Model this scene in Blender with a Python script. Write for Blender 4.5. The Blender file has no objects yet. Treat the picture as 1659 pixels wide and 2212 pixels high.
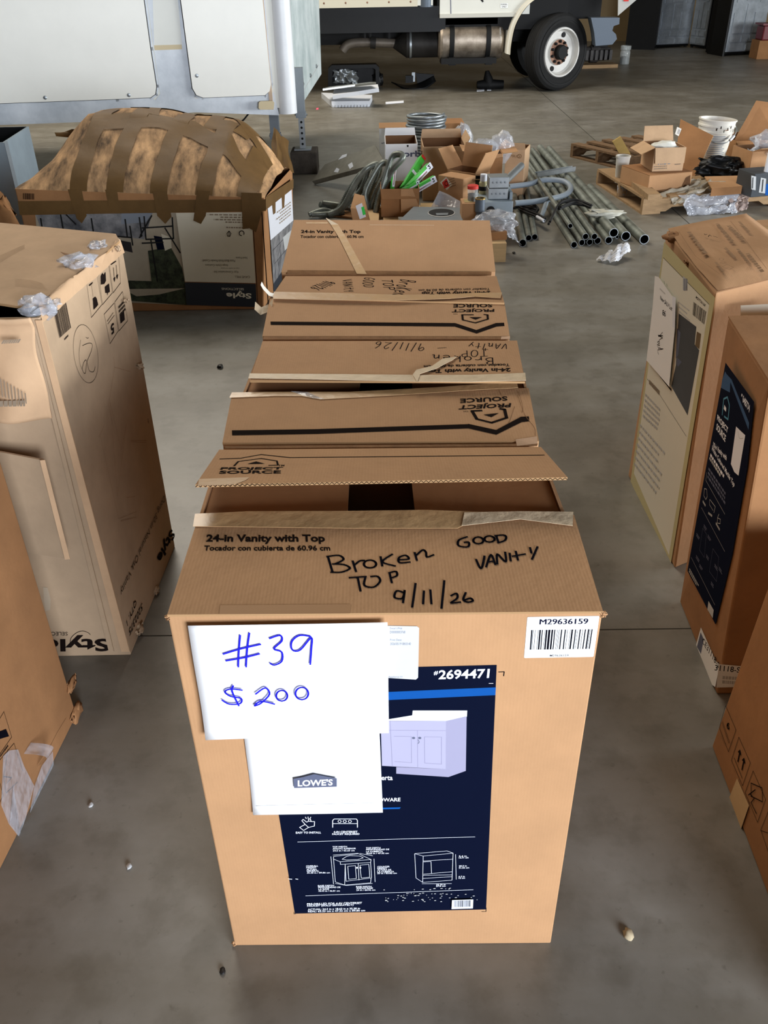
import bpy, bmesh, math, random
from mathutils import Vector as V, Matrix, noise as mnoise

# ------------------------------------------------------------------ camera, light
SC = bpy.context.scene
COL = SC.collection
F, TH, RO, HC = 1840.0, math.radians(33.04), math.radians(1.085), 1.73
_c, _s, _cr, _sr = math.cos(TH), math.sin(TH), math.cos(RO), math.sin(RO)
R0, U0, FW = V((1, 0, 0)), V((0, _s, _c)), V((0, _c, -_s))
CX, CY = R0 * _cr - U0 * _sr, R0 * _sr + U0 * _cr
CAM = V((0, 0, HC))
cd = bpy.data.cameras.new('camera')
cd.sensor_fit = 'VERTICAL'; cd.sensor_height = 24.0; cd.lens = 24.0 * F / 2212
cd.clip_start = .05; cd.clip_end = 100
cam = bpy.data.objects.new('camera', cd); COL.objects.link(cam)
mw = Matrix((CX, CY, -FW)).transposed().to_4x4(); mw.translation = CAM
cam.matrix_world = mw
SC.camera = cam
SC.view_settings.view_transform = 'Standard'; SC.view_settings.look = 'None'
SC.view_settings.gamma = 1.0; SC.view_settings.exposure = 0.0
SC.view_settings.use_curve_mapping = False

W = bpy.data.worlds.new('world'); SC.world = W; W.use_nodes = True
W.node_tree.nodes['Background'].inputs[0].default_value = (1.0, .97, .92, 1)
W.node_tree.nodes['Background'].inputs[1].default_value = .045

def area(name, loc, target, sx, sy, power, col):
    l = bpy.data.lights.new(name, 'AREA'); l.shape = 'RECTANGLE'; l.size = sx; l.size_y = sy
    l.energy = power; l.color = col
    o = bpy.data.objects.new(name, l); COL.objects.link(o); o.location = loc
    o.rotation_euler = (V(target) - V(loc)).to_track_quat('-Z', 'Y').to_euler()
    return o
area('dock_door_daylight', (3.8, -5.8, 1.9), (-.2, 1.5, .8), 4.0, 3.0, 1260, (.90, .97, 1.10))
area('side_door_daylight', (13.0, 5.5, 1.6), (-1.0, 4.5, 1.0), 8.0, 2.4, 2000, (.93, .97, 1.0))
area('roof_skylight', (-2.6, 11.0, 7.5), (-.6, 8.0, 0), 4.0, 7.0, 900, (1, .92, .80))

def ray(u, v):
    return CX * ((u - 829.5) / F) + CY * ((1106 - v) / F) + FW
def at(u, v, z=0.0):                       # point at height z
    d = ray(u, v); return CAM + d * ((z - HC) / d.z)
def on(u, v, y):                           # point at distance y down the hall
    d = ray(u, v); return CAM + d * (y / d.y)

# ------------------------------------------------------------------ materials
MATS = {}
def lin(c):
    if isinstance(c, str):
        c = [int(c[i:i + 2], 16) / 255 for i in (0, 2, 4)]
    return tuple((x / 12.92 if x <= .04045 else ((x + .055) / 1.055) ** 2.4) for x in c)
def M(name, col, rough=.75, metal=0.0, var=.0, scale=6.0, bump=0.0, bscale=40, spec=.3, stretch=None, col2=None, lines=0):
    if name in MATS: return MATS[name]
    m = bpy.data.materials.new(name); m.use_nodes = True; MATS[name] = m
    nt = m.node_tree; N = nt.nodes; L = nt.links
    b = N['Principled BSDF']; c = lin(col)
    b.inputs['Base Color'].default_value = (*c, 1); b.inputs['Roughness'].default_value = rough
    b.inputs['Metallic'].default_value = metal; b.inputs['Specular IOR Level'].default_value = spec
    m.diffuse_color = (*c, 1)
    if var or bump or lines:
        tc = N.new('ShaderNodeTexCoord'); mp = N.new('ShaderNodeMapping')
        L.new(tc.outputs['Object'], mp.inputs[0])
        if stretch: mp.inputs['Scale'].default_value = stretch
    if var:
        n = N.new('ShaderNodeTexNoise'); n.inputs['Scale'].default_value = scale; n.inputs['Detail'].default_value = 6
        n.inputs['Roughness'].default_value = .65
        L.new(mp.outputs[0], n.inputs[0])
        r = N.new('ShaderNodeValToRGB'); L.new(n.outputs[0], r.inputs[0])
        e = r.color_ramp.elements; e[0].position = .32; e[1].position = .68
        c2 = lin(col2) if col2 else tuple(x * (1 - var) for x in c)
        e[0].color = (*c2, 1); e[1].color = (*[min(1, x * (1 + var * .5)) for x in c], 1)
        L.new(r.outputs[0], b.inputs['Base Color'])
    h = None
    if bump:
        n2 = N.new('ShaderNodeTexNoise'); n2.inputs['Scale'].default_value = bscale; n2.inputs['Detail'].default_value = 4
        L.new(mp.outputs[0], n2.inputs[0]); h = n2.outputs[0]
    if lines:
        w = N.new('ShaderNodeTexWave'); w.inputs['Scale'].default_value = lines; w.inputs['Distortion'].default_value = .6
        w.bands_direction = 'X'; L.new(mp.outputs[0], w.inputs[0])
        if h is None: h = w.outputs[0]
        else:
            a = N.new('ShaderNodeMath'); a.operation = 'ADD'; L.new(h, a.inputs[0])
            k = N.new('ShaderNodeMath'); k.operation = 'MULTIPLY'; k.inputs[1].default_value = .08
            L.new(w.outputs[0], k.inputs[0]); L.new(k.outputs[0], a.inputs[1]); h = a.outputs[0]
    if h is not None:
        bp = N.new('ShaderNodeBump'); bp.inputs['Strength'].default_value = max(bump, .08); bp.inputs['Distance'].default_value = .01
        L.new(h, bp.inputs['Height']); L.new(bp.outputs[0], b.inputs['Normal'])
    return m
def film(name, col, alpha=.4, rough=.15):
    if name in MATS: return MATS[name]
    m = bpy.data.materials.new(name); m.use_nodes = True; MATS[name] = m
    N = m.node_tree.nodes; L = m.node_tree.links
    b = N['Principled BSDF']; b.inputs['Base Color'].default_value = (*lin(col), 1)
    b.inputs['Roughness'].default_value = rough; b.inputs['Specular IOR Level'].default_value = .8
    t = N.new('ShaderNodeBsdfTransparent'); x = N.new('ShaderNodeMixShader'); x.inputs[0].default_value = alpha
    n = N.new('ShaderNodeTexNoise'); n.inputs['Scale'].default_value = 25; tc = N.new('ShaderNodeTexCoord')
    L.new(tc.outputs['Object'], n.inputs[0])
    bp = N.new('ShaderNodeBump'); bp.inputs['Strength'].default_value = .5; bp.inputs['Distance'].default_value = .02
    L.new(n.outputs[0], bp.inputs['Height']); L.new(bp.outputs[0], b.inputs['Normal'])
    L.new(t.outputs[0], x.inputs[1]); L.new(b.outputs[0], x.inputs[2])
    L.new(x.outputs[0], N['Material Output'].inputs[0])
    return m

CARD = M('cardboard', 'b78c63', .85, var=.10, scale=5, bump=.05, bscale=60, lines=55)
CARDF = CARD
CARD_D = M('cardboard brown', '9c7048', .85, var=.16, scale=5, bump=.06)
CARD_W = M('cardboard worn', 'caa782', .85, var=.16, scale=4, bump=.15, bscale=14)
CARD_G = M('cardboard greyed', 'b49a7c', .85, var=.18, scale=3.5, bump=.2, bscale=12)
CARD_DIRT = M('cardboard smeared with dirt', 'c69d70', .9, var=.3, scale=6, bump=.2, bscale=20, col2='4a3a2a', stretch=(2.2, .8, 1))
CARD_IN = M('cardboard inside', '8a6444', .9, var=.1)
EDGE = M('cardboard cut edge', 'a9855c', .9)
CRUSH = M('cardboard score', '87603c', .9, var=.3, scale=20, bump=.3, bscale=60)
TAN_TAPE = M('tan tape', 'c9a272', .35, var=.10, scale=18, bump=.25, bscale=25, spec=.5)
PALE_TAPE = M('pale torn tape', 'd9c2a0', .45, var=.12, scale=25, bump=.3, bscale=30)
BROWN_TAPE = M('brown tape', '664c2a', .62, var=.16, scale=9, bump=.15, bscale=18, spec=.18)
WHITE = M('white paper', 'f4f4f2', .8)
STICK = M('white sticker', 'eef0ee', .5)
INK = M('black marker ink', '0d0c14', .95, spec=.03)
PRT = M('brown black print', '1d1512', .95, spec=.03)
FAINT = M('faint print', '8d6c4b', .9)
FAINT_G = M('faint grey print', '8a7a66', .9)
BLUE_INK = M('blue marker ink', '1a1ad0', .5)
NAVY = M('navy print', '050c22', .8, spec=.06)
BLUE = M('blue stripe print', '0d4f98', .6, spec=.1)
LWHITE = M('white print', 'e8ebf2', .6)
LAV = M('cabinet print', 'aaa7bd', .6)
LAV2 = M('cabinet side print', '9b98b0', .6)
LINE = M('cabinet line print', '8d8aa6', .5)
GRY = M('grey print', '5c6176', .6)
LGREY = M('light grey print', 'b9bab8', .6)
CREAM = M('cream print', 'd6cfba', .6, var=.04)
CREAM_W = M('cream white print', 'e3dfcd', .6)
SLATE = M('slate print', '2b3038', .5)
SHRUB = M('shrub print', '3c4430', .6, var=.6, scale=30, col2='141812')
PHOTO_G = M('photo grey print', '8d8c8c', .5, var=.35, scale=9, col2='45474c')
PHOTO_D = M('photo dark print', '262225', .4, var=.4, scale=9)
PHOTO_T = M('photo tan print', 'a79c88', .5, var=.12, scale=6)
BLACK = M('black', '0c0c0c', .65)
BLACKP = M('black plastic', '0e0f10', .5, var=.2, scale=8)
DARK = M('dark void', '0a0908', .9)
FILM = film('clear plastic film', 'e6ebf0', .42)
FILM2 = film('milky plastic film', 'c9ccd2', .40, .2)
FILM3 = film('clear tape', 'dfe6ee', .3, .12)
WHITE_P = M('white painted body', 'dcdcd2', .45, var=.04, scale=2)
RVGREY = M('chalky grey trim', 'd4d9dd', .5, var=.14, scale=3, col2='b4bbc1')
RVEND = M('chalky end wall', 'ccd4d2', .5, var=.16, scale=4, col2='aab8b6')
STEEL = M('galvanized steel', '9aa0a2', .4, .8, var=.15, scale=12)
PIPE = M('steel pipe', '8f948b', .4, .45, var=.22, scale=10, col2='666a62')
PIPE_G = M('grey plastic pipe', '8f9aa3', .45)
DSTEEL = M('dark steel', '2c2a28', .55, .4, var=.3, scale=8)
TANKM = M('weathered aluminium tank', 'a89c8c', .45, .7, var=.3, scale=5, col2='75695c')
CHROME = M('dull chrome', '5d6670', .5, .4)
RUBBER = M('tyre rubber', '1d1d1d', .8, var=.2, scale=12, bump=.1)
RUST = M('rusty steel', '9c7a66', .7, .2, var=.4, scale=14, col2='5f3c2c')
RIM = M('white rim', 'd3d1cb', .5, var=.1, scale=8)
WOOD = M('rough pine', 'a1835f', .8, var=.25, scale=5, stretch=(1, 9, 9), bump=.2)
WOOD_D = M('weathered pallet wood', '7a5f44', .85, var=.35, scale=5, stretch=(1, 9, 9), bump=.2)
WOOD_L = M('pale pine', 'd3b283', .8, var=.15, scale=5, stretch=(1, 9, 9))
GREEN = M('green print', '46b83e', .5)
GREENS = M('green sticker', '3ad357', .6)
RED = M('red print', 'c8392f', .5)
CONC = M('rough block', '4f4840', .95, var=.35, scale=10, bump=.4)
DGREY = M('grey painted steel', '82898e', .5, .2, var=.1)
BLUEGREY = M('blue grey painted steel', '8e9ba3', .5, .2, var=.1)
GLASSY = film('clear jar plastic', 'd9dfdd', .35, .1)
BEIGE = M('beige plastic', 'c9b893', .5)

# ------------------------------------------------------------------ object helpers
def thing(name, label, cat, loc=(0, 0, 0), group=None):
    o = bpy.data.objects.new(name, None); COL.objects.link(o)
    o.location = loc; o.empty_display_size = .1
    o['label'] = label; o['category'] = cat
    if group: o['group'] = group
    return o
def origin(o):
    t = V((0, 0, 0))
    while o: t += V(o.location); o = o.parent
    return t
class MB:
    def __init__(s): s.v = []; s.f = []; s.mi = []; s.mats = []; s.sm = []
    def _m(s, m):
        if m not in s.mats: s.mats.append(m)
        return s.mats.index(m)
    def add(s, vs, fs, m, smooth=False):
        b = len(s.v); s.v += [V(p) for p in vs]; k = s._m(m)
        for f in fs: s.f.append([b + i for i in f]); s.mi.append(k); s.sm.append(smooth)
        return s
    def poly(s, pts, m): return s.add(pts, [list(range(len(pts)))], m)
    def hexa(s, c, m, faces=(0, 1, 2, 3, 4, 5)):      # c: 4 bottom ring, 4 top ring
        fs = [(3, 2, 1, 0), (4, 5, 6, 7), (0, 1, 5, 4), (1, 2, 6, 5), (2, 3, 7, 6), (3, 0, 4, 7)]
        return s.add(c, [fs[i] for i in faces], m)
    def box(s, o, ax, ay, az, m):
        o, ax, ay, az = V(o), V(ax), V(ay), V(az)
        return s.hexa([o, o + ax, o + ax + ay, o + ay, o + az, o + ax + az, o + ax + ay + az, o + ay + az], m)
    def cbox(s, c, sx, sy, sz, m, rz=0):              # centre of base
        a = V((math.cos(rz), math.sin(rz), 0)); b = V((-a.y, a.x, 0))
        return s.box(V(c) - a * sx / 2 - b * sy / 2, a * sx, b * sy, V((0, 0, sz)), m)
    def slab(s, q, t, m, me=None):                    # quad or polygon given thickness t below
        q = [V(p) for p in q]; n = (q[1] - q[0]).cross(q[-1] - q[0]).normalized() * t
        k = len(q); lo = [p - n for p in q]
        s.poly(q, m); s.poly(lo[::-1], m)
        for i in range(k): s.poly([q[i], lo[i], lo[(i + 1) % k], q[(i + 1) % k]], me or m)
        return s
    def openbox(s, c, t, m, mi):
        c = [V(p) for p in c]; ce = sum(c, V()) / 8
        def inn(p, q0, q1): return p + (q0 - p).normalized() * t + (q1 - p).normalized() * t
        inner = [inn(c[i], c[(i + 1) % 4], c[(i + 3) % 4]) + V((0, 0, t)) for i in range(4)] + \
                [inn(c[4 + i], c[4 + (i + 1) % 4], c[4 + (i + 3) % 4]) for i in range(4)]
        s.hexa(c, m, (0, 2, 3, 4, 5)); s.hexa(inner, mi, (0, 2, 3, 4, 5))
        for i in range(4):
            j = (i + 1) % 4; s.poly([c[4 + i], c[4 + j], inner[4 + j], inner[4 + i]], m)
        return s
    def tube(s, pts, r, m, seg=10, cap=True, rs=None, closed=False):
        pts = [V(p) for p in pts]; n = len(pts); vs = []
        up = V((0, 0, 1)); prev = None
        for i, p in enumerate(pts):
            if closed: t = pts[(i + 1) % n] - pts[i - 1]
            else: t = pts[min(i + 1, n - 1)] - pts[max(i - 1, 0)]
            t = t.normalized() if t.length > 1e-9 else V((0, 0, 1))
            if prev is None:
                a = t.cross(up)
                if a.length < .05: a = t.cross(V((1, 0, 0)))
            else: a = prev - t * prev.dot(t)
            a.normalize(); prev = a; b = t.cross(a)
            rr = rs[i] if rs else r
            for k in range(seg):
                w = 2 * math.pi * k / seg; vs.append(p + (a * math.cos(w) + b * math.sin(w)) * rr)
        fs = []
        for i in range(n if closed else n - 1):
            j = (i + 1) % n
            for k in range(seg):
                l = (k + 1) % seg; fs.append((i * seg + k, i * seg + l, j * seg + l, j * seg + k))
        s.add(vs, fs, m, True)
        if cap and not closed:
            s.poly(vs[:seg][::-1], m); s.poly(vs[-seg:], m)
        return s
    def pipe(s, p0, p1, r, m, mdark, seg=16, wall=.12):   # hollow pipe seen at its mouth
        p0, p1 = V(p0), V(p1); d = (p1 - p0).normalized()
        s.tube([p0, p1], r, m, seg, cap=False)
        a = d.cross(V((0, 0, 1))).normalized(); b = d.cross(a); ri = r * (1 - wall)
        for e, q in ((p0, p0 + d * .25), (p1, p1 - d * .25)):
            o = [e + (a * math.cos(6.2832 * k / seg) + b * math.sin(6.2832 * k / seg)) * r for k in range(seg)]
            i_ = [e + (a * math.cos(6.2832 * k / seg) + b * math.sin(6.2832 * k / seg)) * ri for k in range(seg)]
            j_ = [q + (a * math.cos(6.2832 * k / seg) + b * math.sin(6.2832 * k / seg)) * ri for k in range(seg)]
            for k in range(seg):
                l = (k + 1) % seg
                s.add([o[k], o[l], i_[l], i_[k]], [(0, 1, 2, 3)], STEEL)
                s.add([i_[k], i_[l], j_[l], j_[k]], [(0, 1, 2, 3)], mdark)
            s.poly(j_, mdark)
        return s
    def lathe(s, prof, o, ax, m, seg=24, mats=None):      # prof: (radius, height along axis)
        o, ax = V(o), V(ax).normalized(); a = ax.cross(V((0, 1, 0)))
        if a.length < .1: a = ax.cross(V((1, 0, 0)))
        a.normalize(); b = ax.cross(a)
        for i in range(len(prof) - 1):
            (r0, h0), (r1, h1) = prof[i], prof[i + 1]; mm = mats[i] if mats else m
            ring = lambda r, h: [o + ax * h + (a * math.cos(6.28318 * k / seg) + b * math.sin(6.28318 * k / seg)) * r for k in range(seg)]
            s.add(ring(r0, h0) + ring(r1, h1), [(k, (k + 1) % seg, seg + (k + 1) % seg, seg + k) for k in range(seg)], mm, True)
        return s
    def grid(s, fn, nu, nv, m, smooth=True):
        vs = [fn(i / nu, j / nv) for j in range(nv + 1) for i in range(nu + 1)]
        fs = [(j * (nu + 1) + i, j * (nu + 1) + i + 1, (j + 1) * (nu + 1) + i + 1, (j + 1) * (nu + 1) + i) for j in range(nv) for i in range(nu)]
        return s.add(vs, fs, m, smooth)
    def build(s, name, parent=None, label=None, solid=0, bevel=0, at0=None):
        me = bpy.data.meshes.new(name)
        if parent: o0 = origin(parent)
        elif at0 is not None: o0 = V(at0)
        else:
            xs = [p.x for p in s.v]; ys = [p.y for p in s.v]
            o0 = V(((min(xs) + max(xs)) / 2, (min(ys) + max(ys)) / 2, min(p.z for p in s.v)))
        me.from_pydata([tuple(p - o0) for p in s.v], [], s.f)
        for m in s.mats: me.materials.append(m)
        me.polygons.foreach_set('material_index', s.mi); me.polygons.foreach_set('use_smooth', s.sm)
        me.update()
        o = bpy.data.objects.new(name, me); COL.objects.link(o)
        if parent: o.parent = parent
        else: o.location = o0
        if label: o['label'] = label
        if solid:
            d = o.modifiers.new('thickness', 'SOLIDIFY'); d.thickness = solid; d.offset = 0
        if bevel:
            d = o.modifiers.new('bevel', 'BEVEL'); d.width = bevel; d.segments = 2; d.limit_method = 'ANGLE'; d.angle_limit = math.radians(50)
        return o
    def solo(s, name, label, cat, group=None, **k):
        o = s.build(name, **k); o['label'] = label; o['category'] = cat
        if group: o['group'] = group
        return o
    def struct(s, name):
        o = s.build(name, at0=(0, 0, 0)); o['kind'] = 'structure'; return o

# text -> triangles in the unit box
TXT = {}
def text_geo(t, bold):
    k = (t, bold)
    if k in TXT: return TXT[k]
    cu = bpy.data.curves.new('t', 'FONT'); cu.body = t; cu.resolution_u = 3; cu.offset = bold
    o = bpy.data.objects.new('t', cu); COL.objects.link(o)
    bpy.context.view_layer.update()
    me = bpy.data.meshes.new_from_object(o.evaluated_get(bpy.context.evaluated_depsgraph_get()))
    vs = [v.co.copy() for v in me.vertices]; fs = [list(p.vertices) for p in me.polygons]
    bpy.data.objects.remove(o); bpy.data.curves.remove(cu); bpy.data.meshes.remove(me)
    x0, x1 = min(v.x for v in vs), max(v.x for v in vs); y0, y1 = min(v.y for v in vs), max(v.y for v in vs)
    TXT[k] = ([((v.x - x0) / (x1 - x0), (v.y - y0) / (y1 - y0)) for v in vs], fs)
    return TXT[k]
def circ(cx, cy, rx, ry, n=10, a0=90, a1=450):
    return [(cx + rx * math.cos(math.radians(a0 + (a1 - a0) * i / n)), cy + ry * math.sin(math.radians(a0 + (a1 - a0) * i / n))) for i in range(n + 1)]
GL = {  # handwritten strokes in a unit box, y up
 'B': [[(0, 1), (.1, 0)], [(0, 1), (.55, 1), (.7, .8), (.4, .56), (.05, .52)], [(.05, .52), (.6, .5), (.85, .25), (.5, .02), (.1, 0)]],
 'r': [[(.1, .62), (.2, 0)], [(.18, .38), (.45, .6), (.8, .58)]],
 'o': [circ(.45, .3, .38, .3)], 'O': [circ(.45, .5, .42, .5)], '0': [circ(.42, .48, .36, .48)],
 'K': [[(.05, 1), (.15, 0)], [(.8, .95), (.15, .45), (.85, .02)]], 'k': [[(.05, 1), (.15, 0)], [(.75, .65), (.15, .32), (.8, .02)]],
 'e': [[(.1, .32), (.75, .36), (.6, .62), (.2, .5), (.12, .2), (.4, 0), (.85, .1)]],
 'n': [[(.08, .62), (.15, 0)], [(.12, .38), (.45, .62), (.65, .45), (.7, .02), (.9, .05)]],
 'T': [[(0, .98), (.9, 1)], [(.45, 1), (.5, 0)]], 'P': [[(.1, .98), (.2, 0)], [(.1, .98), (.7, .95), (.75, .6), (.18, .5)]],
 '9': [[(.75, .85), (.4, 1), (.1, .75), (.35, .5), (.75, .8), (.75, .4), (.72, 0)]],
 '/': [[(.6, 1.1), (.2, -.1)]], '1': [[(.4, 1), (.4, 0)]],
 '2': [[(.1, .75), (.45, 1), (.7, .7), (.4, .3), (.05, .02), (.3, .06), (.9, 0)]],
 '6': [[(.5, 1), (.15, .5), (.2, .08), (.55, 0), (.75, .25), (.4, .42), (.15, .25)]],
 '3': [[(.1, .9), (.5, 1), (.75, .8), (.35, .55), (.75, .4), (.75, .1), (.35, 0), (.05, .12)]],
 'G': [[(.8, .85), (.5, 1), (.1, .6), (.2, .1), (.7, .1), (.8, .45), (.45, .45)]],
 'D': [[(.1, .98), (.2, .02)], [(.05, 1), (.65, .9), (.85, .5), (.6, .1), (.15, .02)]],
 'V': [[(0, 1), (.4, 0), (.8, 1)]], 'A': [[(0, 0), (.45, 1), (.8, 0)], [(.15, .35), (.75, .4)]],
 'N': [[(.1, 0), (.1, 1), (.75, .1), (.8, 1)]], 'I': [[(.4, 1), (.42, 0)]],
 't': [[(.35, 1), (.45, .05), (.6, 0)], [(0, .62), (.85, .68)]], 'Y': [[(.05, 1), (.4, .5), (.85, 1)], [(.4, .5), (.3, 0)]], 'y': [[(.05, .6), (.4, .2)], [(.8, .65), (.3, -.2)]],
 '#': [[(.35, 1), (.25, 0)], [(.75, 1), (.65, 0)], [(0, .62), (1, .72)], [(0, .3), (1, .4)]],
 '$': [[(.8, .85), (.4, .95), (.15, .72), (.5, .5), (.8, .3), (.5, .08), (.1, .15)], [(.55, 1.08), (.42, -.1)]],
 '-': [[(.15, .5), (.8, .5)]], '+': [[(.45, .9), (.45, .1)], [(.1, .5), (.85, .5)]], ' ': []}
def smooth(pl, k=4):
    if len(pl) < 3: return [V((*p, 0)) if len(p) == 2 else V(p) for p in pl]
    P = [V((*p, 0)) if len(p) == 2 else V(p) for p in pl]; out = []
    for i in range(len(P) - 1):
        a, b, c, d = P[max(i - 1, 0)], P[i], P[i + 1], P[min(i + 2, len(P) - 1)]
        for j in range(k):
            t = j / k
            out.append(.5 * ((2 * b) + (c - a) * t + (2 * a - 5 * b + 4 * c - d) * t * t + (3 * b - a - 3 * c + d) * t ** 3))
    return out + [P[-1]]
def planar(q, i=2):            # slide corner i along its sight line into the plane of the other three
    o = [q[k] for k in range(4) if k != i]; n = (o[1] - o[0]).cross(o[2] - o[0]); d = q[i] - CAM
    q = list(q); q[i] = CAM + d * ((o[0] - CAM).dot(n) / d.dot(n)); return q
class Face:
    """Marks printed on one flat face; pixel pairs of the photo are carried onto its plane."""
    def __init__(s, p0, p1, p2, mb=None, eps=.0006):
        s.o = V(p0); s.n = (V(p1) - s.o).cross(V(p2) - s.o).normalized()
        if s.n.dot(CAM - s.o) < 0: s.n = -s.n
        s.mb = mb or MB(); s.eps = eps; s.k = 1; s.sc = (1, 0, 0)
    def crop(s, sc, ox, oy): s.sc = (sc, ox, oy); return s
    def P(s, q, lay=0):
        k, ox, oy = s.sc; d = ray(q[0] / k + ox, q[1] / k + oy)
        t = (s.o - CAM).dot(s.n) / d.dot(s.n)
        return CAM + d * t + s.n * s.eps * (s.k + lay)
    def poly(s, pts, m): s.mb.poly([s.P(p) for p in pts], m); s.k += .05; return s
    def quads(s, pts, m): s.mb.poly(pts, m)
    def stroke3(s, P, w, m):
        n = s.n
        for a, b in zip(P, P[1:]):
            d = b - a
            if d.length < 1e-7: continue
            c = d.cross(n).normalized() * w / 2; e = d.normalized() * w * .3
            s.mb.poly([a - c - e, b - c + e, b + c + e, a + c - e], m)
    def stroke(s, pts, w, m, sm=False):         # w in pixels of the current crop, measured at the first point
        pts = [(p.x, p.y) for p in smooth(pts)] if sm else pts
        P = [s.P(p) for p in pts]; k = s.sc[0]
        s.stroke3(P, w / k * (P[0] - CAM).length / F, m); s.k += .03; return s
    def warp(s, bl, br, tl, tr=None):
        BL, BR, TL = s.P(bl), s.P(br), s.P(tl); TR = s.P(tr) if tr else BR + TL - BL
        return lambda x, y: BL * (1 - x) * (1 - y) + BR * x * (1 - y) + TL * (1 - x) * y + TR * x * y
    def text(s, t, bl, br, tl, m, bold=.0, tr=None):
        vs, fs = text_geo(t, bold); w = s.warp(bl, br, tl, tr)
        s.mb.add([w(x, y) for x, y in vs], fs, m); s.k += .03; return s
    def hand(s, t, bl, br, tl, m, w=6, seed=1, gap=.25):
        wp = s.warp(bl, br, tl); n = len(t); rnd = random.Random(seed)
        wd = [(.55 if c in '1/I ' else 1) for c in t]; tot = sum(wd) + gap * (n - 1); x = 0
        ww = w / s.sc[0] * (wp(0, 0) - CAM).length / F
        for c, d in zip(t, wd):
            dy = rnd.uniform(-.06, .06); sc = rnd.uniform(.9, 1.05)
            for pl in GL.get(c, []):
                s.stroke3([wp((x + p.x * d) / tot, dy + p.y * sc) for p in smooth(pl, 3)], ww, m)
            x += d + gap
        s.k += .03; return s
    def bars(s, bl, br, tl, m, n=30, seed=1, tr=None):
        wp = s.warp(bl, br, tl, tr); rnd = random.Random(seed); x = 0; L = []
        while len(L) < n:
            w = rnd.choice((1, 1, 2, 3)); L.append((x, x + w)); x += w + rnd.choice((1, 1, 2))
        for a, b in L:
            s.mb.poly([wp(a / x, 0), wp(b / x, 0), wp(b / x, 1), wp(a / x, 1)], m)
        s.k += .03; return s
    def lines(s, bl, br, tl, m, rows=4, seed=3, fill=.55, tr=None):   # small print too fine to read
        wp = s.warp(bl, br, tl, tr); rnd = random.Random(seed)
        for r in range(rows):
            y = 1 - (r + .2) / rows; h = fill / rows; x = 0; end = rnd.uniform(.7, 1)
            while x < end:
                w = rnd.uniform(.04, .12); e = min(x + w, end)
                s.mb.poly([wp(x, y - h), wp(e, y - h), wp(e, y), wp(x, y)], m); x = e + .025
        s.k += .03; return s
def disp(p, a, f, seed=0):
    q = V(p) * f + V((seed * 7.3, seed * 3.1, seed)); return mnoise.noise_vector(q) * a
def crumple(c, size, seed=0, n=3, amp=.35, flat=None):
    bm = bmesh.new(); bmesh.ops.create_icosphere(bm, subdivisions=n, radius=1)
    bm.verts.ensure_lookup_table()
    P = [v.co + disp(v.co, amp, 1.7, seed) + disp(v.co, amp * .6, 4.1, seed + 5) for v in bm.verts]
    fs = [[v.index for v in f.verts] for f in bm.faces]; bm.free()
    zmin = min(p.z for p in P)
    return [V((c[0] + p.x * size[0], c[1] + p.y * size[1], c[2] + (p.z - zmin) * size[2] * .5)) for p in P], fs

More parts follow.
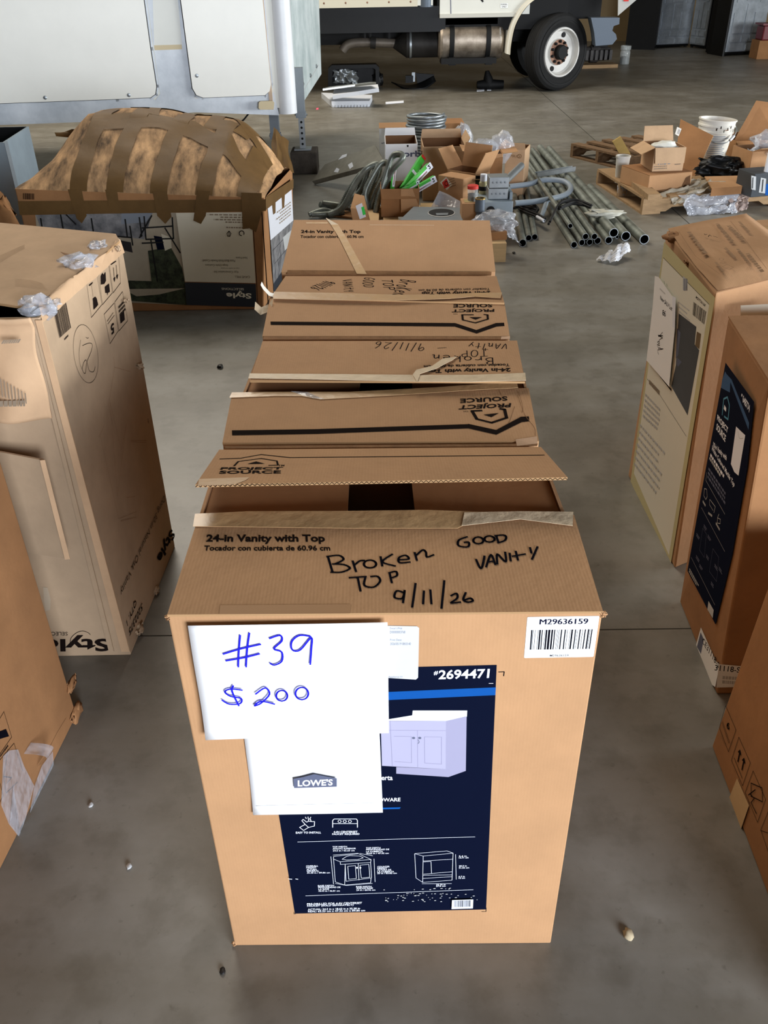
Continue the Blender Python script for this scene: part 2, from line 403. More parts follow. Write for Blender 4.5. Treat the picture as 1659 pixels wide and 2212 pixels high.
# ------------------------------------------------------------------ floor and far wall
def concrete():
    m = bpy.data.materials.new('concrete'); m.use_nodes = True; N = m.node_tree.nodes; L = m.node_tree.links
    b = N['Principled BSDF']; b.inputs['Roughness'].default_value = .42; b.inputs['Specular IOR Level'].default_value = .45
    tc = N.new('ShaderNodeTexCoord')
    def nz(sc, det=8, st=None, ro=.6):
        n = N.new('ShaderNodeTexNoise'); n.inputs['Scale'].default_value = sc; n.inputs['Detail'].default_value = det; n.inputs['Roughness'].default_value = ro
        if st:
            mp = N.new('ShaderNodeMapping'); mp.inputs['Scale'].default_value = st; L.new(tc.outputs['Object'], mp.inputs[0]); L.new(mp.outputs[0], n.inputs[0])
        else: L.new(tc.outputs['Object'], n.inputs[0])
        return n.outputs[0]
    def ramp(i, p0, p1, c0, c1):
        r = N.new('ShaderNodeValToRGB'); L.new(i, r.inputs[0]); e = r.color_ramp.elements
        e[0].position = p0; e[1].position = p1; e[0].color = (*c0, 1); e[1].color = (*c1, 1); return r.outputs[0]
    def mix(a, c, f, mode='MULTIPLY'):
        x = N.new('ShaderNodeMix'); x.data_type = 'RGBA'; x.blend_type = mode; x.inputs[0].default_value = f
        L.new(a, x.inputs[6])
        L.new(c, x.inputs[7]); return x.outputs[2]
    base = ramp(nz(.9), .3, .7, lin('78746a'), lin('928f87'))
    base = mix(base, ramp(nz(2.3, 10), .42, .62, (.62, .60, .56), (1, 1, 1)), .6)
    base = mix(base, ramp(nz(9, 8), .36, .5, (.62, .6, .55), (1, 1, 1)), .45)
    base = mix(base, ramp(nz(38, 3), .26, .36, (.55, .53, .5), (1, 1, 1)), .5)
    base = mix(base, ramp(nz(1.2, 9, (1, 4, 1)), .35, .6, (.78, .74, .66), (1, 1, 1)), .6)
    # dusty tyre tracks crossing in front of the truck
    sx = N.new('ShaderNodeSeparateXYZ'); L.new(tc.outputs['Object'], sx.inputs[0])
    k = N.new('ShaderNodeMath'); k.operation = 'MULTIPLY_ADD'; k.inputs[1].default_value = .12; L.new(sx.outputs[0], k.inputs[0]); L.new(sx.outputs[1], k.inputs[2])
    cr = N.new('ShaderNodeValToRGB'); mr = N.new('ShaderNodeMapRange'); mr.inputs[1].default_value = 9.3; mr.inputs[2].default_value = 13.3
    L.new(k.outputs[0], mr.inputs[0]); L.new(mr.outputs[0], cr.inputs[0]); e = cr.color_ramp; e.interpolation = 'EASE'
    pts = [(0, 0), (.07, 0), (.11, 1), (.22, .9), (.27, 0), (.48, 0), (.53, .9), (.63, .8), (.68, 0)]
    e.elements[0].position = 0; e.elements[1].position = 1; e.elements[0].color = e.elements[1].color = (0, 0, 0, 1)
    for p, v in pts[1:]:
        q = e.elements.new(p); q.color = (v, v, v, 1)
    tr = ramp(nz(5, 6, (1, 3.2, 1)), .45, .62, (.0,) * 3, (1,) * 3)
    mu = N.new('ShaderNodeMath'); mu.operation = 'MULTIPLY'; L.new(cr.outputs[0], mu.inputs[0]); L.new(tr, mu.inputs[1])
    x = N.new('ShaderNodeMix'); x.data_type = 'RGBA'; x.blend_type = 'MIX'; m2 = N.new('ShaderNodeMath'); m2.operation = 'MULTIPLY'; m2.inputs[1].default_value = .75
    L.new(mu.outputs[0], m2.inputs[0]); L.new(m2.outputs[0], x.inputs[0]); L.new(base, x.inputs[6]); x.inputs[7].default_value = (*lin('5f5a52'), 1)
    L.new(x.outputs[2], b.inputs['Base Color'])
    bp = N.new('ShaderNodeBump'); bp.inputs['Strength'].default_value = .08; L.new(nz(30), bp.inputs['Height']); L.new(bp.outputs[0], b.inputs['Normal'])
    return m
CONCRETE = concrete(); JOINT = M('floor joint', '3b3932', .9)
fl = MB(); fl.poly([(-16, -9, 0), (20, -9, 0), (20, 30, 0), (-16, 30, 0)], CONCRETE)
def joint(a, b, w):
    a, b = V(a), V(b); d = (b - a).normalized().cross(V((0, 0, 1))) * w / 2
    fl.poly([p + V((0, 0, .0006)) for p in (a - d, b - d, b + d, a + d)], JOINT)
joint((-6, 2.03, 0), (8, 1.92, 0), .004)
a, b = at(1203, 230), at(1465, 462); d = (b - a); joint(a - d * 1.2, b + d * .25, .008)
fl.struct('floor')
wb = MB(); w0, w1 = at(700, 97), at(1345, 97); dv = (w1 - w0).normalized(); w0 = w0 + V((-dv.y, dv.x, 0)) * 1.0
WALLT = M('tan metal wall', '9c8560', .7, var=.08, scale=2)
wb.box(w0 - dv * 12, dv * 34, V((-dv.y, dv.x, 0)) * .2, V((0, 0, 5.5)), WALLT)
wb.struct('wall_back')

# ------------------------------------------------------------------ row of four vanity cartons
HB = .89
GROUP = 'open vanity cartons in the row'
def dz(p, z): return V((p.x, p.y, z))
def carton_body(root, T, B=None, mats=(CARD, CARD_IN), thick=.006, name='body', front=None):
    """T: front-left, front-right, rear-right, rear-left at the top."""
    B = B or [dz(p, .0) for p in T]
    mb = MB(); mb.openbox(list(B) + list(T), thick, mats[0], mats[1])
    return mb.build(name, root, bevel=.003)
def flap(root, q, m=CARD, t=.005, name='long_flap', me=None):
    q = planar(q)
    mb = MB(); mb.slab(q, t, m, me or EDGE); return mb.build(name, root)
def curl(mb, pts, w, m, up=V((0, 0, 1))):      # a ribbon along pts with width direction given per point
    mb.grid(lambda u, v: (lambda f, i: pts[i].lerp(pts[i + 1], f) + w * (v - .5))(*(lambda x: (x - min(int(x), len(pts) - 2), min(int(x), len(pts) - 2)))(u * (len(pts) - 1))), (len(pts) - 1) * 3, 2, m)
def ribbon(face, top, bot, m, lay=1, name='packing_tape', root=None, wrinkle=.0):
    """a strip of tape lying on a face: two pixel chains of equal length"""
    mb = MB(); A = [face.P(p, lay) for p in top]; B = [face.P(p, lay) for p in bot]
    for i in range(len(A) - 1): mb.poly([A[i], B[i], B[i + 1], A[i + 1]], m)
    return mb.build(name, root, solid=.0006)

# ---- nearest carton
c1 = [at(362, 1332, HB), at(1302, 1325, HB), at(1168, 969, HB), at(474, 975, HB)]
b1 = [at(507, 2043), at(1190, 2038), V((.320, 1.510, 0)), V((-.333, 1.522, 0))]
c1[1] = planar([b1[0], b1[1], c1[1], c1[0]])[2]
t = thing('vanity_carton', 'open brown vanity carton nearest the viewer, with navy product label and white barcode sticker', 'carton', (0, 1.27, 0), GROUP)
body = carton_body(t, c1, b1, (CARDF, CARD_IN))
up = V((0, 0, .004))
fr = [c1[0] + up, c1[1] + up, at(1240, 1112, HB + .004), at(428, 1118, HB + .004)]
f1 = flap(t, fr)
f = Face(fr[0], fr[1], fr[3]).crop(1.659, 340, 940)
f.poly([(225, 610), (695, 607), (690, 640), (222, 643)], M('tape residue stain', 'a3774a', .6, var=.06))  # slightly darker band of residue left by tape
f.text('24-in Vanity with Top', (173, 391), (602, 391), (177, 357), PRT, .035)
f.text('Tocador con cubierta de 60.96 cm', (166, 415), (620, 415), (169, 396), PRT, .028)
HW = [[(612, 438), (628, 492)], [(608, 436), (650, 432), (667, 446), (640, 461), (628, 463)], [(630, 463), (668, 465), (690, 478), (660, 492), (622, 492)],
 [(700, 452), (712, 490)], [(706, 467), (725, 452), (742, 450)], circ(762, 463, 22, 14), [(800, 437), (806, 470)], [(842, 428), (806, 455), (852, 470)],
 [(862, 448), (900, 445), (890, 432), (866, 440), (868, 458), (905, 456)], [(922, 422), (930, 450)], [(926, 434), (950, 413), (962, 420), (966, 438), (990, 430)],
 [(688, 512), (748, 508)], [(718, 512), (728, 560)], [(745, 512), (742, 540), (775, 546), (798, 525), (790, 508), (765, 508)], [(832, 495), (840, 530)], [(830, 495), (855, 490), (858, 505), (838, 513)],
 [(882, 565), (857, 560), (850, 583), (878, 586), (886, 558), (880, 602)], [(925, 533), (913, 618)], [(955, 560), (952, 606)], [(978, 556), (982, 606)], [(1028, 523), (1018, 622)],
 [(1052, 577), (1072, 569), (1074, 586), (1052, 603), (1086, 600)], [(1105, 566), (1096, 590), (1110, 600), (1130, 596), (1122, 586), (1100, 593)],
 [(1110, 366), (1080, 378), (1080, 398), (1112, 402), (1116, 386), (1100, 386)], circ(1150, 379, 18, 12), circ(1190, 374, 18, 11), [(1214, 362), (1222, 386)], [(1210, 362), (1246, 361), (1246, 378), (1220, 388)],
 [(1142, 447), (1160, 480), (1172, 435)], [(1178, 474), (1195, 430), (1211, 466)], [(1182, 458), (1208, 452)], [(1218, 464), (1218, 428), (1248, 456), (1246, 421)], [(1262, 425), (1266, 453)],
 [(1284, 418), (1292, 450)], [(1272, 436), (1318, 428)], [(1335, 405), (1340, 424)], [(1362, 402), (1342, 447)]]
for pl in HW: f.stroke(pl, 8.5, INK, len(pl) > 2)
f.mb.build('printed_marks', f1)
f.k = 2
ribbon(f, [(135, 285), (330, 276), (660, 275), (960, 271), (1200, 279), (1488, 279)], [(128, 330), (330, 332), (700, 337), (1075, 337), (1110, 320), (1260, 300)], TAN_TAPE, root=t)
ribbon(f, [(1100, 282), (1300, 278), (1490, 280)], [(1090, 330), (1300, 306), (1488, 330)], PALE_TAPE, lay=3, root=t)
# half-raised rear flap
q = [c1[3] + up, on(422, 1047, 1.284), on(1226, 1031, 1.284), c1[2] + up]
f2 = flap(t, q)
f = Face(q[0], q[1], q[3]).crop(1.659, 340, 940)
f.stroke([(225, 86), (300, 83), (372, 70), (475, 81), (1385, 72)], 7, PRT)
f.stroke([(275, 111), (290, 95), (372, 84), (428, 93), (432, 108), (400, 109)], 7, PRT)
f.poly([(322, 104), (354, 95), (385, 103)], PRT)
f.text('PROJECT', (222, 127), (446, 126), (230, 116), PRT, .03); f.text('SOURCE', (220, 139), (442, 138), (224, 128), PRT, .03)
f.text('TM', (432, 112), (454, 112), (434, 107), PRT, .01)
f.poly([(150, 158), (330, 152), (318, 162), (278, 178), (145, 183)], TAN_TAPE)
f.mb.build('printed_marks', f2)
# corrugation showing on the cut edge
n = (q[1] - q[0]).cross(q[-1] - q[0]).normalized() * .005; mb = MB()
e0, e1 = q[1], q[2]; d = (e1 - e0); out = (q[1] - q[0]).normalized() * .0006
zz = [e0 + d * (i / 150) - n * (.15 if i % 2 else .85) + out for i in range(151)]
wv = d.cross(n).normalized()
for a, b in zip(zz, zz[1:]):
    s = (b - a).cross(out).normalized() * .0006; mb.poly([a - s, b - s, b + s, a + s], PRT)
mb.build('corrugation', f2)
# short flaps folded in, under the long ones
for (a, b, sgn) in ((c1[0], c1[3], 1), (c1[1], c1[2], -1)):
    o = V((sgn * .007, 0, -.006)); iw = V((sgn * .26, 0, 0))
    p = [a + o + V((0, .012, 0)), a + o + iw + V((0, .012, -.012)), b + o + iw + V((0, -.012, -.012)), b + o + V((0, -.012, 0))]
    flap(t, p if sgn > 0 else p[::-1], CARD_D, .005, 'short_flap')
# front panel
F1 = Face(b1[0], b1[1], c1[0]).crop(1.659, 340, 1300)
f = F1
f.mb = MB(); f.k = 1
f.sc = (1, 0, 0); f.poly([(552, 1449), (1073, 1436), (1050, 1964), (637, 1973)], NAVY)
f.crop(1.659, 340, 1300); f.k = 1.6
f.poly([(352, 342), (1213, 305), (1211, 333), (356, 372)], BLUE)
f.text('#', (990, 262), (1005, 261), (991, 247), LWHITE, .02); f.text('2694471', (1007, 277), (1188, 272), (1009, 243), LWHITE, .025)
f.stroke([(1188, 291), (1203, 291)], 2, LWHITE)
f.poly([(915, 388), (1110, 388), (1109, 410), (913, 407)], M('vanity top print', 'e9eeee', .5)); f.poly([(800, 424), (914, 405), (1110, 408), (1035, 425)], M('vanity top print', 'e9eeee', .5))
f.poly([(800, 425), (1034, 425), (1033, 598), (805, 586)], LAV); f.poly([(1034, 425), (1108, 409), (1105, 604), (1043, 626), (1033, 598)], LAV2)
f.poly([(856, 590), (1033, 598), (1043, 626), (856, 614)], LAV2)
for pl in ([(800, 458), (1034, 460)], [(932, 460), (933, 594)], [(848, 480), (910, 481), (911, 575), (850, 570)], [(957, 482), (1018, 483), (1018, 580), (958, 576), (957, 482)], [(834, 425), (842, 588)]): f.stroke(pl, 1.6, LINE)
for x in (918, 940): f.poly(circ(x, 486, 6, 4), GRY)
f.stroke([(934, 492), (938, 500), (934, 506)], 2, GRY, True)
f.text('erta', (803, 637), (843, 637), (803, 622), LWHITE, .02); f.text('DWARE', (795, 714), (871, 713), (795, 701), LWHITE, .02)
f.poly([(780, 736), (872, 734), (868, 740), (780, 742)], BLUE)
f.crop(2.074, 440, 1700)
hand_ = [[(430, 178), (455, 165), (470, 178), (448, 192), (430, 178)], [(455, 165), (440, 148), (446, 142), (462, 155), (470, 150), (482, 152), (497, 152), (496, 172), (470, 178)], [(470, 150), (470, 140), (478, 141), (482, 152)], [(456, 132), (460, 139)], [(468, 131), (468, 138)], [(480, 132), (477, 138)]]
for pl in hand_: f.stroke(pl, 3, LWHITE)
f.stroke([(578, 178), (578, 147), (585, 140), (684, 140), (689, 147), (689, 178)], 3.2, LWHITE); f.stroke([(578, 161), (689, 161)], 2.6, LWHITE)
for x in (609, 632, 655): f.stroke(circ(x, 151, 7, 5.5), 2.6, LWHITE)
f.text('EASY TO INSTALL', (413, 206), (526, 205), (413, 197), LWHITE, .02)
f.text('4-IN CENTERSET', (582, 203), (689, 202), (582, 194), LWHITE, .02); f.text('FAUCET REQUIRED', (576, 213), (698, 212), (576, 204), LWHITE, .02)
f.stroke([(421, 243), (1215, 220)], 2, LWHITE); f.stroke([(457, 484), (1207, 457)], 2, LWHITE)
for i, (tx, x0, x1, y) in enumerate([('TOP WIDTH', 577, 642, 268), ('ANCHO SUPERIOR', 578, 682, 276), ('24.5 in / 62.23 cm', 579, 676, 285), ('TOP DEPTH', 727, 792, 273), ('PROFUNDIDAD DE', 728, 831, 280), ('LA CUBIERTA', 728, 803, 289), ('18.63 in / 47.32 cm', 728, 829, 297),
  ('OVERALL', 459, 513, 354), ('HEIGHT', 460, 505, 361), ('ALTURA', 461, 507, 369), ('GENERAL', 462, 517, 376), ('35.38 in / 89.86 cm', 463, 566, 384), ('COUNTER', 778, 833, 357), ('HEIGHT', 778, 822, 364), ('ALTURA DE', 778, 840, 371), ('LA CUBIERTA', 778, 853, 379), ('33 in / 83.82 cm', 778, 865, 386),
  ('BASE DEPTH', 512, 584, 442), ('PROFUNDIDAD DE', 513, 613, 449), ('LA BASE', 514, 562, 457), ('18.43 in / 46.81 cm', 515, 610, 465), ('BASE WIDTH', 683, 752, 446), ('ANCHO BASE', 684, 758, 453), ('24 in / 60.96 cm', 684, 769, 461),
  ('5.4 in', 1143, 1178, 309), ('13.71 cm', 1143, 1186, 316), ('20.3 in', 1143, 1178, 353), ('51.56 cm', 1143, 1189, 361), ('6.3 in', 1142, 1169, 400), ('16 cm', 1142, 1170, 407), ('22.76 in', 1041, 1083, 436), ('57.8 cm', 1041, 1083, 443)]):
    f.text(tx, (x0, y), (x1, y - 1), (x0, y - 6.5), LWHITE, .015)
f.text('PRE-DRILLED FOR 4-IN CENTERSET', (463, 525), (709, 519), (463, 516), LWHITE, .015, ); f.text('FAUCET (SOLD SEPARATELY)', (464, 534), (671, 529), (464, 525), LWHITE, .015)
f.text('ACTUAL: 24.5 in x 18.63 in x 35.38 in', (467, 548), (700, 543), (467, 540), LWHITE, .015); f.text('REAL: 62.23 cm x 47.32 cm x 89.86 cm', (468, 557), (723, 552), (468, 549), LWHITE, .015)
for pl in ([(570, 307), (582, 430)], [(580, 300), (692, 292)], [(757, 303), (700, 293)], [(763, 317), (768, 420)], [(590, 427), (640, 436)], [(640, 436), (756, 427)],
  [(582, 306), (694, 294), (750, 320), (612, 330), (582, 318), (582, 306)], [(612, 330), (613, 342), (748, 333), (750, 320)], [(582, 318), (590, 420), (632, 434), (634, 342)], [(634, 342), (638, 417), (752, 402), (748, 333)], [(632, 434), (748, 424), (750, 402)], [(692, 338), (696, 412)],
  [(646, 350), (680, 347), (684, 405), (650, 408), (646, 350)], [(700, 345), (740, 341), (744, 399), (706, 402), (700, 345)], [(640, 306), (655, 302), (700, 304), (715, 312), (690, 320), (640, 322), (620, 318), (640, 306)],
  [(945, 293), (1090, 281), (1117, 291), (983, 304), (945, 293)], [(945, 293), (951, 402), (981, 422), (983, 304)], [(981, 422), (1112, 412), (1117, 291)], [(983, 326), (1113, 318)], [(985, 330), (1018, 328), (1020, 382), (985, 385)], [(1020, 382), (1112, 374)], [(983, 390), (1112, 388)], [(980, 404), (1112, 396)], [(1128, 296), (1131, 408)], [(978, 428), (1110, 427)]):
    f.stroke(pl, 1.7, LWHITE)
for x in (687, 702): f.poly(circ(x, 356, 4, 4), LWHITE)
rnd = random.Random(4)
for i in range(70):   # scuffs where the ink has rubbed off
    x, y = rnd.gauss(1000, 130), rnd.choice((448, 470, 476, 488, 495, 502)) + rnd.uniform(-3, 3)
    if 800 < x < 1262:
        w = rnd.uniform(2, 10); f.poly([(x, y), (x + w, y - .3), (x + w, y + 2.4), (x, y + 2.6)], LGREY)
for x, w in ((381, 16), (412, 12)): f.poly([(x, 401), (x + w, 402), (x + w, 405), (x, 403)], LWHITE)
f.poly([(1112, 497), (1207, 494), (1205, 534), (1110, 537)], LWHITE); f.bars((1122, 528), (1196, 526), (1122, 499), INK, 26, 2)
f.mb.build('product_label', body)
f.mb = MB(); f.k = 1
f.crop(1.659, 340, 1300); f.stroke([(1223, 251), (1243, 250), (1241, 265)], 3, INK)
f.crop(2.074, 440, 1700); f.stroke([(405, 560), (405, 568), (412, 568)], 2, INK); f.stroke([(1266, 540), (1265, 557), (1245, 557)], 2, INK)
f.mb.build('printed_marks', body)
f.mb = MB(); f.k = 1; f.crop(6.9125, 1080, 1320)
f.poly([(418, 86), (1470, 70), (1483, 78), (1482, 90), (1398, 668), (1385, 680), (372, 697), (360, 690), (360, 680), (408, 95)], STICK)
[f.text('M29636159', (590 + k, 197), (1308 + k, 187), (596 + k, 117), M('navy black print', '0c0d24', .9, spec=.03), 0) for k in (-4, -1, 2, 5)]; f.text('M29636159', (742, 676), (1022, 671), (744, 645), M('navy black print', '14163a', .6), .005)
wp = f.warp((443, 573), (1340, 560), (465, 278), (1383, 266))
for a, b in [(465, 485), (490, 498), (524, 531), (569, 576), (588, 612), (625, 640), (669, 675), (685, 710), (722, 755), (770, 795), (812, 828), (852, 857), (868, 873), (884, 890), (912, 930), (967, 985), (1006, 1013), (1050, 1056), (1068, 1092), (1122, 1138), (1146, 1150), (1160, 1165), (1191, 1208), (1232, 1239), (1267, 1284), (1313, 1335), (1343, 1350), (1366, 1383)]:
    a, b = (a - 465) / 918, (b - 465) / 918; f.mb.poly([wp(a, 0), wp(b, 0), wp(b, 1), wp(a, 1)], INK)
f.mb.build('barcode_sticker', body)
f.mb = MB(); f.k = 2; f.crop(1.659, 340, 1300)
f.poly([(780, 83), (930, 86), (938, 92), (934, 270), (926, 277), (780, 268)], M('soft white sticker', 'c9cbc9', .6))
for tx, x0, x1, y, h in (('Detail LPN#', 833, 877, 97, 7), ('D00000003768', 833, 888, 111, 9), ('Print Date:', 834, 876, 138, 7), ('2026/05/19 08:03:40', 834, 908, 153, 9), ('Appliance 01', 828, 878, 271, 7)): f.text(tx, (x0, y), (x1, y), (x0, y - h), GRY, .0)
f.mb.build('shipping_sticker', body)
# frayed corners
for k, p in enumerate((c1[0], c1[1], b1[0])):
    vs, fs = crumple((p.x, p.y + .002, p.z - (.009 if k < 2 else -.0)), (.005, .004, .009), 3 + k, 3, .9)
    mb = MB(); mb.add(vs, fs, CARDF, True); mb.build('frayed_corner', body)

# ---- paper sheets taped to the front
def sheet(name, label, px, lift, curl_, marks):
    f = Face(b1[0], b1[1], c1[0]); f.k = 1
    t = thing(name, label, 'paper sign', f.P(px[3]))
    TL, TR, BR, BL = [f.P(p) for p in px]; n = f.n
    def pt(u, v):
        p = TL.lerp(TR, u).lerp(BL.lerp(BR, u), v)
        return p + n * (lift + curl_ * (max(0, v - .55) ** 2) * (1.2 - u) * 2 + .0012 * math.sin(6 * v + 2 * u))
    mb = MB(); mb.grid(pt, 14, 14, WHITE); mb.build('sheet', t, solid=.0003)
    g = Face(TL + n * (lift + .0035), TR + n * (lift + .0035), BL + n * (lift + .0035)); g.n = n
    marks(g, t); return t
def m1(g, t):
    g.crop(1.659, 340, 1300); g.eps = .0004
    for pl in ([(330, 112), (322, 172), (318, 233)], [(297, 120), (292, 180), (290, 233)], [(236, 187), (300, 168), (370, 152)], [(246, 211), (310, 200), (366, 186)],
      [(402, 131), (440, 120), (446, 140), (418, 168), (446, 180), (446, 212), (420, 226), (404, 220)], [(550, 124), (510, 120), (482, 142), (484, 172), (512, 172), (552, 128), (552, 170), (548, 224)],
      [(304, 316), (262, 312), (242, 322), (262, 338), (300, 346), (296, 364), (258, 366), (232, 352)], [(272, 300), (268, 320), (292, 372)],
      [(352, 330), (386, 308), (402, 330), (372, 362), (348, 372), (372, 356), (420, 366)], circ(446, 336, 20, 19), circ(518, 328, 23, 22)):
        g.stroke(pl, 6.5, BLUE_INK, True)
    g.mb.build('handwriting', t)
def m2(g, t):
    g.crop(1.659, 340, 1300); g.eps = .0004
    g.poly([(487, 634), (520, 628), (562, 617), (608, 626), (643, 632), (643, 662), (490, 667)], GRY); g.k += .5
    g.text("LOWE'S", (503, 661), (628, 657), (503, 638), WHITE, .03)
    for x in (523, 560): g.stroke(circ(x, 460, 13, 8, 8, 10, 170)[::-1] if False else [(x - 13, 461), (x - 6, 467), (x + 4, 467), (x + 13, 461)], 4, GRY, True)
    g.stroke([(355, 731), (600, 726), (796, 722)], 1.6, LGREY)
    g.mb.build('printed_marks', t)
sheet('paper_sheet', 'white printed paper sheet taped below and behind the number 39 sign on the nearest carton', [(522, 1540), (818, 1540), (827, 1751), (548, 1753)], .0015, .012, m2)
sheet('price_sign', 'white paper with blue handwritten number 39 and 200 dollars taped on the nearest carton', [(409, 1340), (837, 1332), (840, 1569), (448, 1581)], .012, .012, m1)

# ---- second carton
c2 = [at(479, 966, HB) + V((0, .012, 0)), at(1166, 963, HB) + V((0, .012, 0)), at(1116, 737, HB) - V((0, .006, 0)), at(568, 738, HB) - V((0, .006, 0))]
t = thing('vanity_carton', 'open brown vanity carton second from the viewer, house logo flap crushed at its right end', 'carton', (0, 1.8, 0), GROUP)
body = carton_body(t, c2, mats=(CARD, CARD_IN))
q = [c2[0] + up, c2[1] + up, at(1142, 838, .905), at(500, 857, .893)]
f1 = flap(t, q)
f = Face(q[0], q[1], q[3]).crop(2.242, 460, 700)
f.poly([(60, 594), (1574, 580), (1570, 592), (58, 604)], CRUSH)
f.poly([(92, 516), (500, 510), (1235, 486), (1242, 506), (500, 533), (93, 540)], PRT)
f.poly([(1235, 484), (1372, 514), (1492, 450), (1530, 448), (1532, 472), (1495, 476), (1372, 537), (1235, 506)], PRT)
f.stroke([(1300, 420), (1255, 422), (1278, 461), (1350, 479), (1422, 455), (1412, 414), (1392, 412)], 16, PRT)
f.poly([(1310, 440), (1348, 452), (1385, 432)], PRT)
f.text('SOURCE', (1425, 351), (1197, 363), (1427, 372), PRT, .03); f.text('PROJECT', (1446, 378), (1198, 389), (1440, 404), PRT, .03)
f.text('TM', (1238, 420), (1214, 421), (1238, 426), PRT, .0)
f.poly([(1465, 560), (1570, 545), (1572, 580), (1472, 592)], M('pale scuffed cardboard', 'cba686', .9, var=.2, scale=14))
for pl in ([(1475, 345), (1510, 440), (1555, 500), (1560, 540)], [(1460, 400), (1440, 460), (1430, 480)], [(1480, 330), (1500, 400), (1495, 430)], [(1385, 320), (1400, 350)]): f.stroke(pl, 2, CRUSH, True)
f.mb.build('printed_marks', f1); f.k = 2
ribbon(f, [(92, 335), (300, 332), (480, 332), (660, 332), (860, 322), (1080, 310), (1280, 296), (1470, 282)], [(80, 360), (300, 352), (430, 352), (520, 368), (860, 350), (1080, 335), (1280, 322), (1478, 312)], TAN_TAPE, root=t)
ribbon(f, [(380, 330), (460, 335), (520, 362)], [(420, 345), (480, 362), (540, 368)], FILM3, lay=2, root=t)
q = [c2[3] + up, on(540, 822, 1.822), on(1134, 824, 1.822), c2[2] + up]
f2 = flap(t, q)
f = Face(q[0], q[1], q[3]).crop(2.242, 460, 700)
f.text('24-in Vanity with Top', (1441, 208), (1035, 216), (1441, 231), PRT, .035); f.text('Tocador con cubierta de 60.96 cm', (1436, 192), (1022, 200), (1436, 205), PRT, .025)
f.hand('Broken', (1358, 163), (1060, 148), (1356, 193), INK, 5.5, 2); f.hand('TOP', (1330, 126), (1200, 130), (1330, 158), INK, 4.5, 3)
f.hand('+', (1335, 117), (1300, 117), (1335, 132), INK, 4, 3); f.hand('VAnIty', (1428, 98), (1240, 92), (1420, 124), INK, 4, 4); f.hand('-', (1140, 108), (1075, 112), (1140, 122), INK, 4, 1); f.hand('9/11/26', (1035, 96), (785, 86), (1022, 130), INK, 4, 5)
f.mb.build('printed_marks', f2); f.k = 2
ribbon(f, [(178, 243), (600, 246), (1000, 250), (1250, 250), (1512, 240)], [(172, 266), (600, 274), (1000, 282), (1250, 284), (1516, 276)], PALE_TAPE, root=t)
f.k = 8
ribbon(f, [(968, 255), (985, 232), (1060, 214), (1112, 178), (1180, 168)], [(988, 292), (1003, 252), (1085, 225), (1130, 200), (1160, 185)], PALE_TAPE, root=t)
for (a, b, sgn) in ((c2[0], c2[3], 1), (c2[1], c2[2], -1)):
    o = V((sgn * .007, 0, -.006)); iw = V((sgn * .26, 0, -.01))
    p = [a + o + V((0, .012, 0)), a + o + iw + V((0, .012, 0)), b + o + iw + V((0, -.012, 0)), b + o + V((0, -.012, 0))]
    flap(t, p if sgn > 0 else p[::-1], CARD_D, .005, 'short_flap')

# ---- third carton
c3 = [at(566, 732, HB) + V((0, .01, 0)), at(1102, 732, HB) + V((0, .01, 0)), at(1072, 599, HB), at(617, 599, HB)]
t = thing('vanity_carton', 'brown vanity carton third from the viewer, closed along tape with a curled white end', 'carton', (0, 2.35, 0), GROUP)
body = carton_body(t, c3, mats=(CARD, CARD_IN))
mid = [at(1090, 655, .912), at(583, 646, .912)]
q = [c3[0] + up, c3[1] + up] + mid
f1 = flap(t, q)
f = Face(q[0], q[1], q[3]).crop(2.5136, 520, 450)
f.poly([(124, 696), (1462, 698), (1460, 712), (126, 708)], CRUSH)
f.poly([(162, 616), (1165, 624), (1280, 662), (1386, 624), (1430, 622), (1432, 640), (1390, 643), (1280, 681), (1162, 643), (163, 634)], PRT)
f.stroke([(1262, 579), (1203, 579), (1206, 607), (1274, 623), (1342, 603), (1340, 579), (1322, 578)], 11, PRT); f.poly([(1240, 592), (1275, 606), (1310, 592)], PRT)
f.text('SOURCE', (1366, 519), (1155, 521), (1366, 538), PRT, .03); f.text('PROJECT', (1378, 543), (1150, 546), (1376, 563), PRT, .03); f.text('TM', (1178, 572), (1156, 572), (1178, 577), PRT)
f.poly([(1415, 698), (1462, 696), (1462, 710), (1412, 713)], M('pale scuffed cardboard', 'cba686', .9))
f.mb.build('printed_marks', f1)
q = [c3[3] + up, mid[1] + V((0, .004, 0)), mid[0] + V((0, .004, 0)), c3[2] + up]
f2 = flap(t, q)
f = Face(q[0], q[1], q[3]).crop(2.5136, 520, 450)
f.text('24-in Vanity with Top', (1356, 446), (985, 450), (1356, 466), PRT, .035); f.text('Tocador con cubierta de 60.96 cm', (1352, 433), (968, 440), (1352, 446), PRT, .01)
f.hand('BroKen', (868, 386), (828, 470), (944, 396), INK, 6, 6); f.hand('TOP', (768, 386), (778, 442), (828, 390), INK, 6, 7); f.hand('GOOD', (672, 376), (662, 428), (728, 380), INK, 5, 8); f.hand('VANItY', (555, 390), (565, 458), (604, 386), INK, 5, 9); f.hand('9/11/26', (470, 392), (372, 432), (518, 408), INK, 5, 10)
f.mb.build('printed_marks', f2); f.k = 7
ribbon(f, [(180, 462), (500, 468), (840, 478), (1130, 476), (1270, 468), (1418, 466)], [(176, 500), (500, 508), (840, 510), (1130, 500), (1270, 488), (1410, 496)], TAN_TAPE, root=t)
e = f.P((180, 480)); mb = MB()
curl(mb, [e, e + V((-.012, 0, .004)), e + V((-.028, .004, .022)), e + V((-.034, .006, .034))], V((0, .03, 0)), M('white curled tape', 'f0ece0', .5)); mb.build('tape_end', t)
